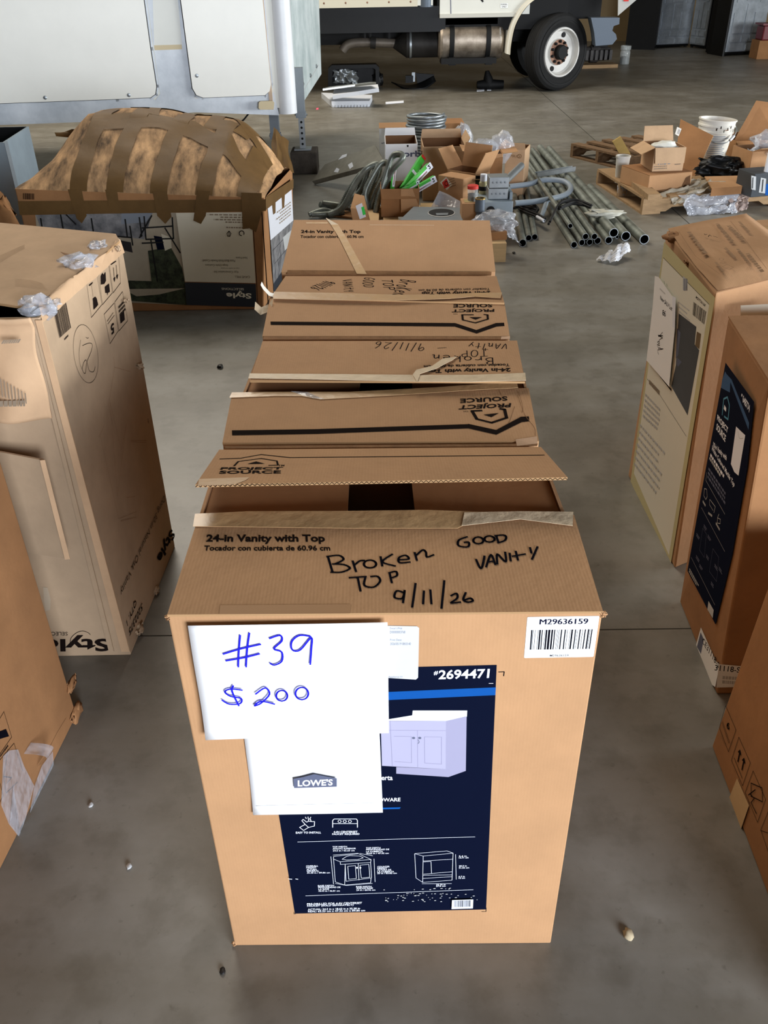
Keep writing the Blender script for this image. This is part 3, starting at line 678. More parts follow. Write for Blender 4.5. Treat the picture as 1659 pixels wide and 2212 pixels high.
mb = MB(); e2 = f.P((176, 505)) + V((0, -.012, -.002)); curl(mb, [e2, e2 + V((-.012, -.01, -.014)), e2 + V((-.034, -.012, -.022)), e2 + V((-.05, -.01, -.006))], V((0, .03, .012)), PALE_TAPE); mb.build('tape_end', t)

# ---- fourth carton
c4 = [at(608, 590, HB), at(1070, 587, HB)]; c4 += [c4[1] + V((.01, .53, 0)), c4[0] + V((.03, .53, 0))]
t = thing('vanity_carton', 'brown vanity carton farthest down the row, raised flap crossed by a strip of tape', 'carton', (0, 2.95, 0), GROUP)
body = carton_body(t, c4, mats=(CARD, CARD_IN))
q = [c4[0] + up, c4[1] + up, on(1058, 476, 2.916), on(635, 475, 2.916)]
f1 = flap(t, q)
f = Face(q[0], q[1], q[3]).crop(2.5136, 520, 450)
f.text('24-in Vanity with Top', (327, 140), (651, 140), (328, 118), PRT, .035); f.text('Tocador con cubierta de 60.96 cm', (324, 162), (667, 162), (325, 146), PRT, .025)
f.poly([(355, 76), (480, 76), (470, 84), (355, 83)], TAN_TAPE); f.stroke([(700, 90), (1050, 93)], 2, PALE_TAPE)
f.poly([(255, 336), (1362, 346), (1360, 366), (250, 360)], CRUSH)
f.mb.build('printed_marks', f1); f.k = 3
ribbon(f, [(530, 92), (575, 165), (684, 360)], [(490, 92), (535, 165), (630, 358)], TAN_TAPE, root=t)
ribbon(f, [(530, 92), (465, 56)], [(490, 92), (463, 58)], PALE_TAPE, lay=2, root=t)
q = [c4[3] + up, c4[3] + V((.03, .1, .22)), c4[2] + V((-.01, .1, .22)), c4[2] + up]
q = [c4[3] + V((0, .004, 0)), c4[3] + V((0, .10, -.24)), c4[2] + V((0, .10, -.24)), c4[2] + V((0, .004, 0))]
flap(t, q)
for (a, b, sgn) in ((c4[0], c4[3], 1), (c4[1], c4[2], -1)):
    o = V((sgn * .007, 0, -.006)); iw = V((sgn * .25, 0, -.02)); p = [a + o + V((0, .012, 0)), a + o + iw + V((0, .012, 0)), b + o + iw + V((0, -.012, 0)), b + o + V((0, -.012, 0))]
    flap(t, p if sgn > 0 else p[::-1], CARD_D, .005, 'short_flap')

# ------------------------------------------------------------------ cartons to the left of the row
# ---- tall damaged carton
zt = 1.045
A, B_ = at(283, 1415), at(378, 1180)
fr_, rr_ = on(85, 690, A.y), on(262, 522, B_.y)
bot = [V((A.x - .92, A.y, 0)), A, B_, V((B_.x - .92, B_.y, 0))]
rr_ = planar([A, B_, dz(rr_, zt), dz(fr_, zt)])[2]
top = [V((fr_.x - .90, A.y, zt)), dz(fr_, zt), rr_, V((rr_.x - .90, B_.y, zt))]
t = thing('damaged_carton', 'tall worn upside-down carton left of the row, top flap gaping', 'carton', (-1.2, 2.18, 0))
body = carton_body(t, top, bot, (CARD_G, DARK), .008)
q = [at(-20, 652, zt + .012), at(84, 660, zt + .012), at(262, 519, zt + .012), at(-20, 476, zt + .012)]
mb = MB(); mb.slab([at(-420, 640, zt + .012)] + q[:1] + [at(45, 662, zt + .012)] + [at(84, 656, zt + .010), at(160, 595, zt + .010), at(235, 540, zt + .010), at(258, 520, zt + .010), at(250, 505, zt + .012)] + [at(-300, 452, zt + .012)], .006, CARD_W, EDGE)
lid = mb.build('top_flap', t)
mb = MB(); L0 = [at(84, 656, zt + .011), at(160, 595, zt + .011), at(235, 540, zt + .011), at(256, 514, zt + .011)]
for i in range(3):
    mb.grid(lambda u, v, i=i: L0[i].lerp(L0[i + 1], u).lerp(dz(fr_, zt).lerp(rr_, (i + u) / 3) + V((.004, 0, -.012)), v) + V((0, 0, .012 * math.sin(3.1416 * v))) + disp(V((i + u, v, 0)), .004, 5, 3), 8, 5, CARD_W)
mb.build('edge_tape', t)
f = Face(q[0], q[1], q[2]).crop(4.1475, 0, 440)
SMUDGE = M('dark smudge', 'a98a66', .9, var=.2, scale=30)
for y in range(6): f.stroke([(135, 678 + y * 12), (280, 690 + y * 12), (380 + y * 10, 715 + y * 12)], 3, SMUDGE, True)
for y in range(5): f.stroke([(0, 470 + y * 14), (110, 420 + y * 10), (220, 370 + y * 8)], 3, SMUDGE, True)
f.poly([(540, 432), (640, 460), (700, 470), (655, 520), (600, 490), (660, 500), (575, 455)], CARD_D)
f.mb.build('scuff_marks', lid)
# crumpled front sheet hanging over the front
fy = A.y - .02
P = [on(-130, 690, fy), on(72, 694, fy), on(108, 910, fy - .03), on(-130, 903, fy - .03)]
mb = MB()
def sh(u, v):
    p = P[0].lerp(P[1], u).lerp(P[3].lerp(P[2], u), v)
    return p + V((0, -.012 * math.sin(9 * u + v * 2) * (.4 + v), 0)) + disp(p, .008, 9, 2) + V((0, -.02 * (1 - min(1, abs(v - .0) * 12)), .012 * max(0, 1 - v * 8)))
mb.grid(sh, 34, 24, CARD_W); tf = mb.build('torn_front_sheet', t, solid=.004)
f = Face(P[0], P[1], P[3], eps=.022).crop(6.7, 0, 670)
for i in range(9): f.stroke([(10 + i * 52, 930 + i * 28), (40 + i * 50, 1200 + i * 12)], 14, FAINT_G)
f.lines((0, 1345), (480, 1335), (0, 1240), FAINT_G, 1, 5, .8); f.lines((80, 450), (350, 435), (130, 370), FAINT_G, 1, 6, .7)
f.mb.build('faint_print', tf)
# bent panel standing off the front
P = [on(-60, 962, fy - .02), on(96, 992, fy - .06), on(150, 1205, fy - .05), on(-20, 1178, fy - .01)]
mb = MB(); mb.slab(P, .006, CARD_G, CARD_W); mb.build('bent_panel', t)
mb = MB(); a, b = on(86, 993, fy - .068), on(140, 1207, fy - .06); mb.slab([a, on(97, 992, fy - .064), on(151, 1206, fy - .056), b], .004, CARD_W); mb.build('folded_edge', t)
# layered corner edges
for k, (u0, u1, v0, u2, u3, v1, mt) in enumerate([(76, 90, 692, 262, 280, 1408, CARD_W), (62, 70, 700, 235, 246, 1408, CARD_G)]):
    y = A.y - .006 - .004 * k
    mb = MB(); mb.slab([on(u0, v0, y), on(u2, v1, y), on(u3, v1, y), on(u1, v0, y)], .004, mt); mb.build('corner_ply', t)
# right side print
f = Face(A, B_, dz(fr_, zt)); f = Face(A, B_, dz(fr_, zt), eps=.0012); f.k = 1; f.crop(4.1475, 0, 440)
f.bars((530, 1205), (635, 1110), (480, 985), PRT, 26, 4, tr=(590, 885)); f.lines((575, 1225), (620, 1175), (572, 1205), PRT, 1, 3, .8)
f.stroke(circ(765, 1345, 0, 0)[:1] + [(765 + 112 * math.cos(a) + 22 * math.sin(a), 1345 + 265 * math.sin(a)) for a in [i * .2094 for i in range(31)]], 3.5, PRT) if False else f.stroke([(765 + 108 * math.cos(a) + 30 * math.sin(a), 1345 + 262 * math.sin(a)) for a in [i * .2094 for i in range(31)]], 3.5, PRT)
f.stroke([(735, 1272), (790, 1250), (822, 1260), (815, 1320), (775, 1420), (760, 1520), (735, 1490), (745, 1430), (768, 1400), (785, 1460), (800, 1500), (835, 1505), (850, 1460)], 4.5, PRT, True)
f.stroke([(720, 1220), (705, 1330), (712, 1430), (740, 1500)], 3.5, PRT, True); f.stroke([(765, 1195), (780, 1208), (790, 1200)], 3.5, PRT)
for pl in ([(775, 720), (868, 650), (910, 905), (815, 1020), (775, 720)], [(878, 615), (968, 528), (1003, 800), (915, 905), (878, 615)], [(974, 520), (1058, 445), (1078, 708), (1010, 800), (974, 520)], [(930, 990), (1020, 890), (1056, 1140), (982, 1255), (930, 990)], [(1026, 880), (1094, 788), (1140, 1050), (1062, 1140), (1026, 880)]):
    f.stroke(pl, 4, PRT)
f.poly([(790, 730), (828, 700), (826, 712), (800, 738)], PRT); f.stroke([(815, 720), (830, 835)], 4, PRT); f.poly([(828, 850), (850, 832), (862, 850), (875, 905), (860, 925), (835, 950)], PRT)
f.poly([(898, 650), (915, 620), (925, 640), (940, 610), (945, 690), (930, 720), (900, 725)], PRT); f.poly([(935, 745), (972, 715), (980, 790), (962, 800), (960, 825), (955, 800), (940, 800)], PRT)
for x in (1012, 1036): f.stroke([(x, 575 - (x - 1012)), (x + 10, 690 - (x - 1012))], 9, PRT); f.poly([(x, 670 - (x - 1012)), (x + 18, 655 - (x - 1012)), (x + 10, 705 - (x - 1012))], PRT)
f.stroke([(990, 545), (1034, 515)], 8, PRT)
f.stroke([(955, 1055), (1010, 975)], 4, PRT); f.stroke([(960, 1080), (1020, 1000)], 4, PRT)
f.text('5', (1012, 1062), (985, 1092), (1020, 1150), PRT, .03); f.lines((1105, 860), (1040, 930), (1120, 960), PRT, 3, 8, .6); f.poly([(1068, 1000), (1105, 965), (1112, 1040), (1075, 1075)], PRT)
for pl in ([(1010, 1370), (1020, 1470), (965, 1800), (1020, 2060)], [(1020, 1465), (1160, 1505)]): f.stroke(pl, 3, FAINT)
f.crop(3.6875, 0, 850)
for pl in ([(870, 70), (960, 450), (1000, 240), (930, 820), (870, 70)], [(790, 330), (940, 1000), (1085, 940)], [(955, 1018), (1080, 985)], [(1035, 375), (1160, 375)], [(1035, 385), (1160, 390)], [(1000, 830), (1070, 820)], [(780, 350), (820, 260)]): f.stroke(pl, 2.5, FAINT)
f.text('Dorig 30-in Natural Oak Vanity', (1300, 795), (945, 1560), (1312, 850), M('dark faint print', '46341f', .9), 0)
f.text('Style', (1350, 1060), (1232, 1290), (1392, 1130), PRT, .03); f.text('QTY. 1', (1072, 1630), (998, 1805), (1082, 1680), PRT, .01); f.text('5202375', (1125, 1665), (1020, 1880), (1130, 1720), PRT, .01)
f.mb.build('printed_marks', body)
f = Face(A, V((A.x - 1, A.y, 0)), V((A.x, A.y, 1)), eps=.0012); f.k = 1; f.crop(3.6875, 0, 850)
f.text('Style', (882, 1922), (330, 1925), (880, 2052), PRT, .03); f.text('SELECTIONS', (540, 1898), (265, 1898), (540, 1926), PRT)
f.stroke([(560, 2010), (565, 1950), (610, 1905), (660, 1890), (705, 1905), (720, 1920)], 4, PRT, True)
f.poly([(345, 1540), (380, 1545), (405, 1640), (400, 1720), (365, 1730), (350, 1650)], M('peeled paper', 'b9a68c', .9))
f.mb.build('printed_marks', body)
for k, (u, v, z, s) in enumerate([(82, 672, zt, (.04, .03, .05)), (172, 570, zt + .01, (.04, .05, .035)), (212, 533, zt + .01, (.025, .035, .03)), (132, 602, zt + .008, (.02, .04, .015)), (100, 655, zt + .005, (.03, .05, .02))]):
    p = at(u, v, z); vs, fs = crumple((p.x, p.y, p.z - .02), s, 20 + k, 3, .6); mb = MB(); mb.add(vs, fs, FILM2, True); mb.build('tape_scrap', t)
for k, (u, v, y, s) in enumerate([(256, 530, 2.46, (.012, .01, .03)), (303, 785, 2.465, (.02, .012, .03)), (274, 640, 2.46, (.016, .01, .02)), (320, 905, 2.465, (.012, .01, .03)), (368, 1160, 2.465, (.014, .012, .03)), (305, 1370, 2.0, (.02, .04, .05)), (340, 1275, 2.2, (.016, .03, .03))]):
    p = on(u, v, y); s = tuple(x * .55 for x in s); vs, fs = crumple((p.x - .004, p.y, max(.0, p.z - .02)), s, 40 + k, 3, .8); mb = MB(); mb.add(vs, fs, CARD_G, True); mb.build('torn_edge', t)

# ---- near left carton
a, b = at(166, 1545), at(0, 1880); x1, x0 = a.x, a.x - .75
d = (b - a).normalized(); nb = a + d * 1.0
bot = [V((nb.x - .75, nb.y, 0)), nb, a, V((a.x - .75, a.y, 0))]; top = [p + V((0, 0, 1.0)) for p in bot]
t = thing('plain_carton', 'plain brown carton at the left edge, clear tape torn loose near its base', 'carton', (-1.2, 1.2, 0))
mb = MB(); mb.hexa(bot + top, CARD_D); body = mb.build('body', t, bevel=.004)
f = Face(bot[1], bot[2], top[1], eps=.001).crop(4.914, 0, 1450)
f.stroke([(700, 495), (610, 640), (525, 805)], 3.5, CRUSH)
for pl in ([(-40, 560), (38, 430), (120, 700), (-20, 900)], [(-20, 960), (145, 765), (240, 1060)], [(35, 1120), (60, 1295), (180, 1180)], [(-30, 1100), (30, 1320), (-10, 1400)], [(80, 830), (35, 1120), (120, 1130), (70, 1190)]): f.stroke(pl, 5, PRT)
f.poly([(-60, 660), (60, 615), (92, 690), (-60, 735)], INK); f.lines((0, 920), (110, 770), (-8, 890), PRT, 1, 4, .6)
f.mb.build('printed_marks', body); f.k = 3
for k, pl in enumerate(([(85, 840), (180, 830), (240, 1000), (350, 1215), (260, 1560), (190, 1760), (80, 1620), (0, 1420), (20, 900)], [(545, 850), (560, 1085), (420, 1390), (290, 1580), (345, 1225), (430, 1000)], [(120, 1210), (205, 1750), (190, 1765), (80, 1625)])):
    mb = MB(); P_ = [f.P(p, k) for p in pl]; mb.poly(P_, FILM3 if k < 2 else FILM2); mb.build('clear_tape', t)
P0 = [f.P(p) for p in ((315, 755), (235, 880), (330, 930), (430, 1000), (465, 900), (400, 820))]
mb = MB(); c = sum(P0, V()) / 6; mb.grid(lambda u, v: P0[0].lerp(P0[3], u).lerp(P0[1].lerp(P0[3], u), v) + f.n * (.045 * math.sin(3.14 * u)) if False else f.P((315 + 140 * u - 75 * v, 757 + 150 * u * u + 120 * v * (1 - u * .1))) + f.n * .04 * math.sin(3.1416 * u), 10, 3, FILM2); mb.build('tape_loop', t)
mb = MB(); vs, fs = crumple(tuple(f.P((800, 430)) + V((.0, .0, -.03))), (.010, .035, .045), 8, 3, .5); mb.add(vs, fs, CARD_D, True); mb.build('torn_wrap', t)
mb = MB(); vs, fs = crumple(tuple(f.P((740, 100)) + V((.0, .0, -.03))), (.008, .03, .03), 9, 3, .5); mb.add(vs, fs, CARD_D, True); mb.build('torn_wrap', t)

# ------------------------------------------------------------------ cartons to the right of the row
# ---- pale labelled carton
zt = .945
A, B_ = at(1457, 1228), at(1365, 1045)
ft, bt = on(1545, 640, A.y), on(1438, 505, B_.y)
bot = [A, A + V((.62, -.02, 0)), B_ + V((.62, 0, 0)), B_]; tl_, tr_ = at(1440, 498, zt), at(1612, 464, zt); wd = tr_ - tl_; bt = dz(tl_, 0)
bot = [A, A + wd * 1.05, B_ + wd * 1.05 + V((0, .06, 0)), B_ + V((0, .06, 0))]; top = [dz(ft, zt), dz(ft, zt) + wd * 1.05, tr_, tl_]
t = thing('labelled_carton', 'tall brown carton with cream printed left side and dented top', 'carton', (1.25, 2.55, 0))
mb = MB(); mb.hexa(bot + top, CARD); body = mb.build('body', t, bevel=.006)
# dented top made of creased panels
mb = MB()
def tp(u, v):
    p = top[0].lerp(top[1], u).lerp(top[3].lerp(top[2], u), v)
    e = min(u, 1 - u, v, 1 - v)
    return p + V((0, 0, .006 + .018 * min(1, e * 8))) + disp(p, .006, 6, 4)
mb.grid(tp, 24, 24, CARD); mb.build('top_panel', t)
f = Face(top[0] + V((0, 0, .031)), top[1] + V((0, 0, .031)), top[3] + V((0, 0, .031))).crop(3.95, 1340, 440)
for (bl, br, tl) in (((745, 425), (560, 190), (700, 425)), ((970, 320), (830, 160), (935, 330)), ((1060, 300), (900, 150), (1020, 310)), ((1110, 240), (1010, 140), (1080, 240)), ((990, 460), (900, 370), (960, 470)), ((1120, 520), (1000, 370), (1085, 520)), ((1230, 580), (1080, 400), (1190, 590)), ((890, 580), (800, 470), (860, 580))): f.lines(bl, br, tl, FAINT, 1, int(bl[0]), .8)
for pl in ([(715, 258), (725, 268), (740, 262)], [(750, 285), (760, 268), (778, 280)], [(790, 278), (830, 290)]): f.stroke(pl, 5, INK)
f.stroke([(870, 540), (910, 520), (965, 545), (930, 565), (870, 540)], 4, FAINT); f.stroke(circ(862, 476, 20, 10), 4, FAINT)
f.stroke([(850, 605), (640, 450), (500, 240)], 3, CRUSH); f.stroke([(1250, 560), (1080, 330), (940, 150)], 3, CRUSH)
f.mb.build('printed_marks', body)
f = Face(A, B_ + V((0, .06, 0)), dz(ft, zt), eps=.001); f.k = 2; f.crop(3.95, 1340, 440)
CREAM_E = M('olive cream print', 'c6bd8e', .7); 
f.sc = (1, 0, 0); f.poly([(1546, 643), (1436, 522), (1363, 1040), (1450, 1220)], CREAM_E); f.crop(3.95, 1340, 440)
f.poly([(765, 860), (372, 460), (120, 2300), (420, 3000), (700, 1250)], CREAM_W)
f.stroke([(372, 460), (765, 860)], 4, PRT)
f.bars((722, 1030), (620, 945), (740, 920), PRT, 24, 9, tr=(628, 835)); f.text('M29736168', (648, 805), (728, 880), (655, 785), PRT, .02)
for i in range(4): f.lines((500 + i * 4, 850 + i * 40), (600, 930 + i * 40), (503 + i * 4, 830 + i * 40), LGREY, 1, i, .6)
f.poly([(540, 615), (585, 655), (560, 745), (540, 735)], LGREY); f.bars((545, 740), (580, 740), (545, 640), GRY, 8, 3)
f.poly([(505, 935), (655, 1050), (640, 1200), (680, 1250), (580, 1805), (440, 1555), (480, 1380)], PHOTO_D); f.poly([(490, 1060), (520, 1100), (500, 1290), (480, 1320)], GRY)
f.poly([(660, 1090), (695, 1110), (680, 1240), (645, 1210)], M('brown photo print', '6e5836', .6)); f.poly([(490, 1310), (530, 1350), (500, 1390), (485, 1370)], GRY)
f.stroke([(235, 1495), (330, 1610), (570, 1985)], 3, PRT); f.stroke([(265, 1365), (440, 1590)], 14, PRT)
f.lines((250, 1540), (340, 1640), (255, 1490), FAINT_G, 1, 2, .7)
for i in range(5): f.lines((215 - i * 5, 1640 + i * 45), (365, 1800 + i * 45), (220 - i * 5, 1610 + i * 45), LGREY, 1, 10 + i, .6)
for i in range(7): f.lines((170 - i * 8, 1900 + i * 55), (420 - i * 10, 2190 + i * 60), (175 - i * 8, 1870 + i * 55), LGREY, 1, 30 + i, .6)
f.mb.build('side_label', body)
f.mb = MB(); f.k = 9
f.poly([(318, 615), (352, 625), (470, 790), (490, 1060), (440, 1560), (245, 1335), (300, 860)], WHITE); f.poly([(468, 785), (498, 800), (490, 1060), (470, 1050)], LWHITE)
f.text('New SALV Lot', (362, 815), (465, 915), (366, 780), INK, .02); f.text('86', (382, 950), (410, 965), (384, 900), INK, .02); f.lines((360, 730), (420, 790), (362, 715), LGREY, 1, 3, .7)
rnd = random.Random(8)
f.stroke([(350 + rnd.uniform(-12, 40), 1270 - i * 8 + rnd.uniform(-15, 15)) for i in range(22)], 6, PRT)
f.stroke([(398, 660), (402, 682)], 5, PRT); f.stroke([(420, 682), (424, 704)], 5, PRT)
f.mb.build('lot_paper', t)
p = on(1575, 640, ft.y - .005); mb = MB(); y = ft.y - .024
mb.slab([on(1600, 682, y), on(1700, 682, y), on(1700, 655, y), on(1600, 660, y)], .001, CREAM); f = Face(on(1600, 682, y), on(1700, 682, y), on(1700, 655, y)); f.stroke([(1617, 690), (1617, 683), (1660, 681)], 2, INK)
mb.build('front_label', t); f.mb.build('label_mark', t)
for k, (u, v, z, s) in enumerate([(1457, 512, zt, (.03, .04, .03)), (1556, 622, zt - .01, (.02, .02, .03)), (1487, 556, zt, (.01, .02, .012))]):
    p = at(u, v, z); vs, fs = crumple((p.x, p.y, p.z - .02), s, 60 + k, 3, .5); mb = MB(); mb.add(vs, fs, CARD_D, True); mb.build('crushed_corner', t)

# ---- 18 inch vanity carton
zt = .94
A, B_ = at(1548, 1500), at(1468, 1300)
ft, bt = on(1660, 818, A.y), on(1572, 688, B_.y)
ft.x = .845
bot = [A, A + V((.42, 0, 0)), B_ + V((.42, 0, 0)), B_]; top = [dz(ft, zt), V((ft.x + .46, ft.y, zt)), V((bt.x + .46, bt.y, zt)), dz(bt, zt)]
t = thing('narrow_vanity_carton', 'narrow dark brown carton with a tall navy label on its left side', 'carton', (1.1, 1.9, 0))
mb = MB(); mb.hexa(bot + top, CARD_D); body = mb.build('body', t, bevel=.006)
mb = MB(); mb.slab([p + V((0, 0, .004)) for p in top], .004, CARD_D); mb.build('top_flap', t)
f = Face(A, B_, dz(ft, zt), eps=.001).crop(3.95, 1340, 440); f.k = 3
f.sc = (1, 0, 0); f.poly([(1570, 783), (1632, 868), (1617, 1010), (1584, 1200), (1548, 1349), (1487, 1233), (1518, 1060)], NAVY); f.crop(3.95, 1340, 440)
BL2 = M('dim blue print', '1c4d7a', .5)
f.poly([(905, 1440), (950, 1520), (1105, 1930), (1110, 1870), (960, 1500)], BL2); f.poly([(880, 1500), (905, 1430), (950, 1520), (945, 1610), (870, 1570)], BL2)
f.text('#', (1042, 1640), (1052, 1652), (1046, 1615), LWHITE, .02); f.text('648774', (1054, 1690), (1112, 1785), (1060, 1625), LWHITE, .02)
f.stroke([(880, 1800), (893, 1665), (925, 1650), (942, 1720), (930, 1840), (898, 1815)], 14, M('teal print', '4b93b0', .5)); f.poly([(900, 1715), (915, 1745), (912, 1775), (893, 1750)], LWHITE)
f.text('PROJECT', (835, 1858), (925, 1975), (840, 1795), LWHITE, .03); f.text('SOURCE', (828, 1925), (905, 2035), (836, 1870), LWHITE, .03)
f.poly([(1000, 1900), (1030, 1930), (1078, 1975), (1020, 2320), (985, 2290), (955, 2220)], LWHITE); f.stroke([(1015, 1940), (1030, 2000), (1060, 2000)], 5, LGREY, True)
f.text('18-in Vanity with', (800, 2085), (915, 2205), (806, 2030), LWHITE, .02); f.crop(3.159, 1420, 900)
f.text('White Cultured Marble Top', (376, 232), (530, 490), (384, 195), LWHITE, .02); f.lines((368, 270), (492, 470), (374, 245), LWHITE, 1, 3, .7); f.lines((362, 290), (460, 450), (368, 268), LGREY, 1, 4, .7)
f.lines((350, 420), (480, 620), (360, 340), GRY, 3, 5, .6); f.stroke([(345, 380), (340, 435), (470, 665)], 2.5, LGREY)
f.stroke([(330, 490), (326, 540), (340, 565), (350, 545), (345, 495), (330, 490)], 4, LGREY); f.stroke([(368, 565), (405, 615), (395, 655)], 4, LGREY); f.stroke([(365, 565), (365, 600), (390, 640)], 3, LGREY); f.stroke([(420, 690), (440, 700), (438, 730), (418, 725), (420, 690), (430, 665)], 4, LGREY)
for q_ in ((318, 610, 338, 580), (356, 690, 385, 650), (408, 760, 436, 745)): f.lines((q_[0], q_[1] - 25), (q_[2], q_[3] + 40), (q_[0] + 3, q_[1] - 45), LGREY, 1, q_[0], .7)
f.stroke([(310, 620), (470, 920)], 2, LGREY); f.stroke([(240, 960), (402, 1285)], 2, LGREY)
for q_ in ((325, 730), (275, 790), (352, 800), (272, 940), (342, 935), (295, 1000), (400, 1000), (430, 1020), (375, 1120)): f.lines((q_[0], q_[1] + 25), (q_[0] + 22, q_[1] + 62), (q_[0] + 3, q_[1]), GRY, 2, q_[0], .6)
f.stroke([(320, 760), (345, 800), (330, 960), (298, 910), (320, 760)], 2, GRY); f.stroke([(390, 900), (430, 960), (415, 1125), (365, 1055), (390, 900)], 2, GRY)
f.lines((225, 1060), (292, 1185), (230, 1030), LGREY, 2, 6, .6); f.poly([(360, 1258), (395, 1320), (388, 1375), (352, 1315)], LGREY)
f.mb.build('product_label', body)
f.mb = MB(); f.k = 2; f.poly([(302, 1438), (405, 1670), (430, 1690), (400, 1845), (355, 1815), (262, 1580)], STICK); f.poly([(300, 1470), (322, 1520), (302, 1620), (275, 1570)], GRY); f.text('CE31118-S', (310, 1540), (420, 1720), (318, 1505), PRT, .01)
f.mb.build('shipping_label', body)
f = Face(A, A + V((1, 0, 0)), A + V((0, 0, 1)), eps=.001); f.k = 2; f.crop(3.159, 1420, 900); f.poly([(418, 1685), (640, 1705), (640, 1840), (400, 1845)], STICK)
f.text('31118-S', (388, 1728), (560, 1745), (392, 1690), PRT, .01); f.lines((440, 1820), (600, 1830), (445, 1760), LGREY, 2, 5, .7); f.mb.build('shipping_label', body)

# ---- near right carton
a, b = at(1537, 1612), at(1646, 1903); d = (b - a).normalized(); nb = a + d * .75
bot = [nb, nb + V((.6, 0, 0)), a + V((.6, 0, 0)), a]; top = [p + V((0.03, 0, .62)) for p in bot]
t = thing('handling_carton', 'low brown carton with printed handling symbols at the right edge of the photo', 'carton', (1.15, 1.2, 0))
mb = MB(); mb.hexa(bot + top, CARD_D); body = mb.build('body', t, bevel=.006)
f = Face(bot[0], bot[3], top[0], eps=.001).crop(4.252, 1520, 1480)
for pl in ([(205, 188), (300, 412), (230, 612), (147, 390), (205, 188)], [(327, 478), (432, 715), (360, 925), (258, 690), (327, 478)], [(458, 788), (572, 1050), (498, 1260), (385, 985), (458, 788)], [(610, 1130), (528, 1330), (600, 1540)], [(527, 1335), (600, 1360)]): f.stroke(pl, 5, PRT)
f.text('6', (212, 385), (236, 420), (222, 325), PRT, .02); f.stroke([(178, 332), (243, 530)], 4, PRT); f.stroke([(172, 345), (235, 535)], 4, PRT); f.lines((175, 500), (212, 590), (160, 455), PRT, 1, 3, .5)
for x in (0, 38): f.stroke([(318 + x, 700 + x * 2), (338 + x, 605 + x * 2)], 17, PRT); f.poly([(318 + x, 612 + x * 2), (338 + x, 590 + x * 2), (350 + x, 650 + x * 2)], PRT)
f.stroke([(285, 668), (358, 855)], 6, PRT); f.lines((290, 800), (312, 855), (275, 755), PRT, 1, 3, .5)
f.stroke([(440, 900), (542, 945), (545, 1072), (440, 1020), (440, 900)], 8, PRT); f.stroke([(415, 1010), (480, 960), (430, 1000), (470, 1040), (440, 1080), (490, 1180)], 8, PRT)
f.mb.build('printed_marks', body)
f.mb = MB(); f.k = 3; f.poly([(318, 855), (428, 1105), (350, 1335), (232, 1065)], M('tan tape patch', 'c4a67a', .5, var=.1)); f.mb.build('tape_patch', body)

# ---- carton behind the labelled carton
t = thing('plain_carton', 'small plain brown carton behind the dented labelled carton at the right edge', 'carton', (1.9, 3.3, 0))
p = on(1640, 482, 3.35); mb = MB(); mb.hexa([V((p.x - .05, 3.05, 0)), V((p.x + .5, 3.0, 0)), V((p.x + .5, 3.45, 0)), V((p.x, 3.4, 0)), V((p.x - .05, 3.05, p.z)), V((p.x + .5, 3.0, p.z)), V((p.x + .5, 3.45, p.z)), V((p.x, 3.4, p.z))], CARD)
mb.build('body', t, bevel=.006); mb = MB(); mb.slab([V((p.x - .03, 3.22, p.z + .003)), V((p.x + .48, 3.2, p.z + .003)), V((p.x + .48, 3.27, p.z + .003)), V((p.x - .03, 3.29, p.z + .003))], .001, TAN_TAPE); mb.build('packing_tape', t)

# ------------------------------------------------------------------ patio set carton with a taped bulging top
PY = 4.884
FL, FR = V((-1.985, PY, 0)), V((-.665, PY, 0)); FR = at(570, 668); FR.y = PY; RR = at(634, 560)
zl, zr = on(38, 408, PY).z, on(560, 428, PY).z
RL = V((FL.x + .05, RR.y, 0))
bot = [FL, FR, RR, RL]; top = [dz(FL, zl), V((on(572, 430, PY).x, PY, zr)), V((on(633, 375, RR.y).x, RR.y, .60)), dz(RL, zl)]
t = thing('patio_set_carton', 'large upside-down patio furniture carton bulging at the top and bound with brown tape', 'carton', (-1.3, 5.3, 0))
mb = MB(); mb.hexa(bot + top, CARD_D, (0, 2, 3, 4, 5)); body = mb.build('body', t, bevel=.008)
def dome(u, v):
    p = top[0].lerp(top[1], u).lerp(top[3].lerp(top[2], u), v)
    ridge = .29 + .03 * math.sin(5 * u)
    e = min(1, v / .52) if v < .52 else 1 - ((v - .52) / .48) ** 2 * .95
    side = min(1, u / .22) ** .8 if u < .22 else (1 if u < .80 else max(0, 1 - ((u - .80) / .20) ** 1.5 * .85))
    back = .06 * math.exp(-((v - .72) / .13) ** 2) * min(1, max(0, u * 4 - .6)) * min(1, (1 - u) * 6)
    h = ridge * (e ** .72) * side + back
    return p + V((0, 0, h)) + disp(V((u * 3, v * 3, 0)), .016, 2.2, 3) * min(1, v * 5)
mb = MB(); mb.grid(dome, 60, 36, CARD_DIRT); mb.build('bulging_top', t)
def strap(us, vs, w, m=BROWN_TAPE, along='v', n=26, seed=0):
    mb = MB()
    def g(a, b):
        i = a * (len(us) - 1); k = min(int(i), len(us) - 2); f_ = i - k
        u = us[k] * (1 - f_) + us[k + 1] * f_; v = vs[k] * (1 - f_) + vs[k + 1] * f_
        if along == 'v': u += (b - .5) * w
        else: v += (b - .5) * w
        u = min(1, max(0, u)); v = min(1, max(0, v)); e = .02
        p = dome(u, v); nx = dome(min(1, u + e), v) - dome(max(0, u - e), v); ny = dome(u, min(1, v + e)) - dome(u, max(0, v - e))
        nn = nx.cross(ny); nn.normalize()
        return p + nn * .006
    mb.grid(g, n, 3, m); return mb.build('packing_tape', t)
for u in (.255, .40, .575, .755): strap([u + .035, u + .012, u], [.62, .35, 0], .068)
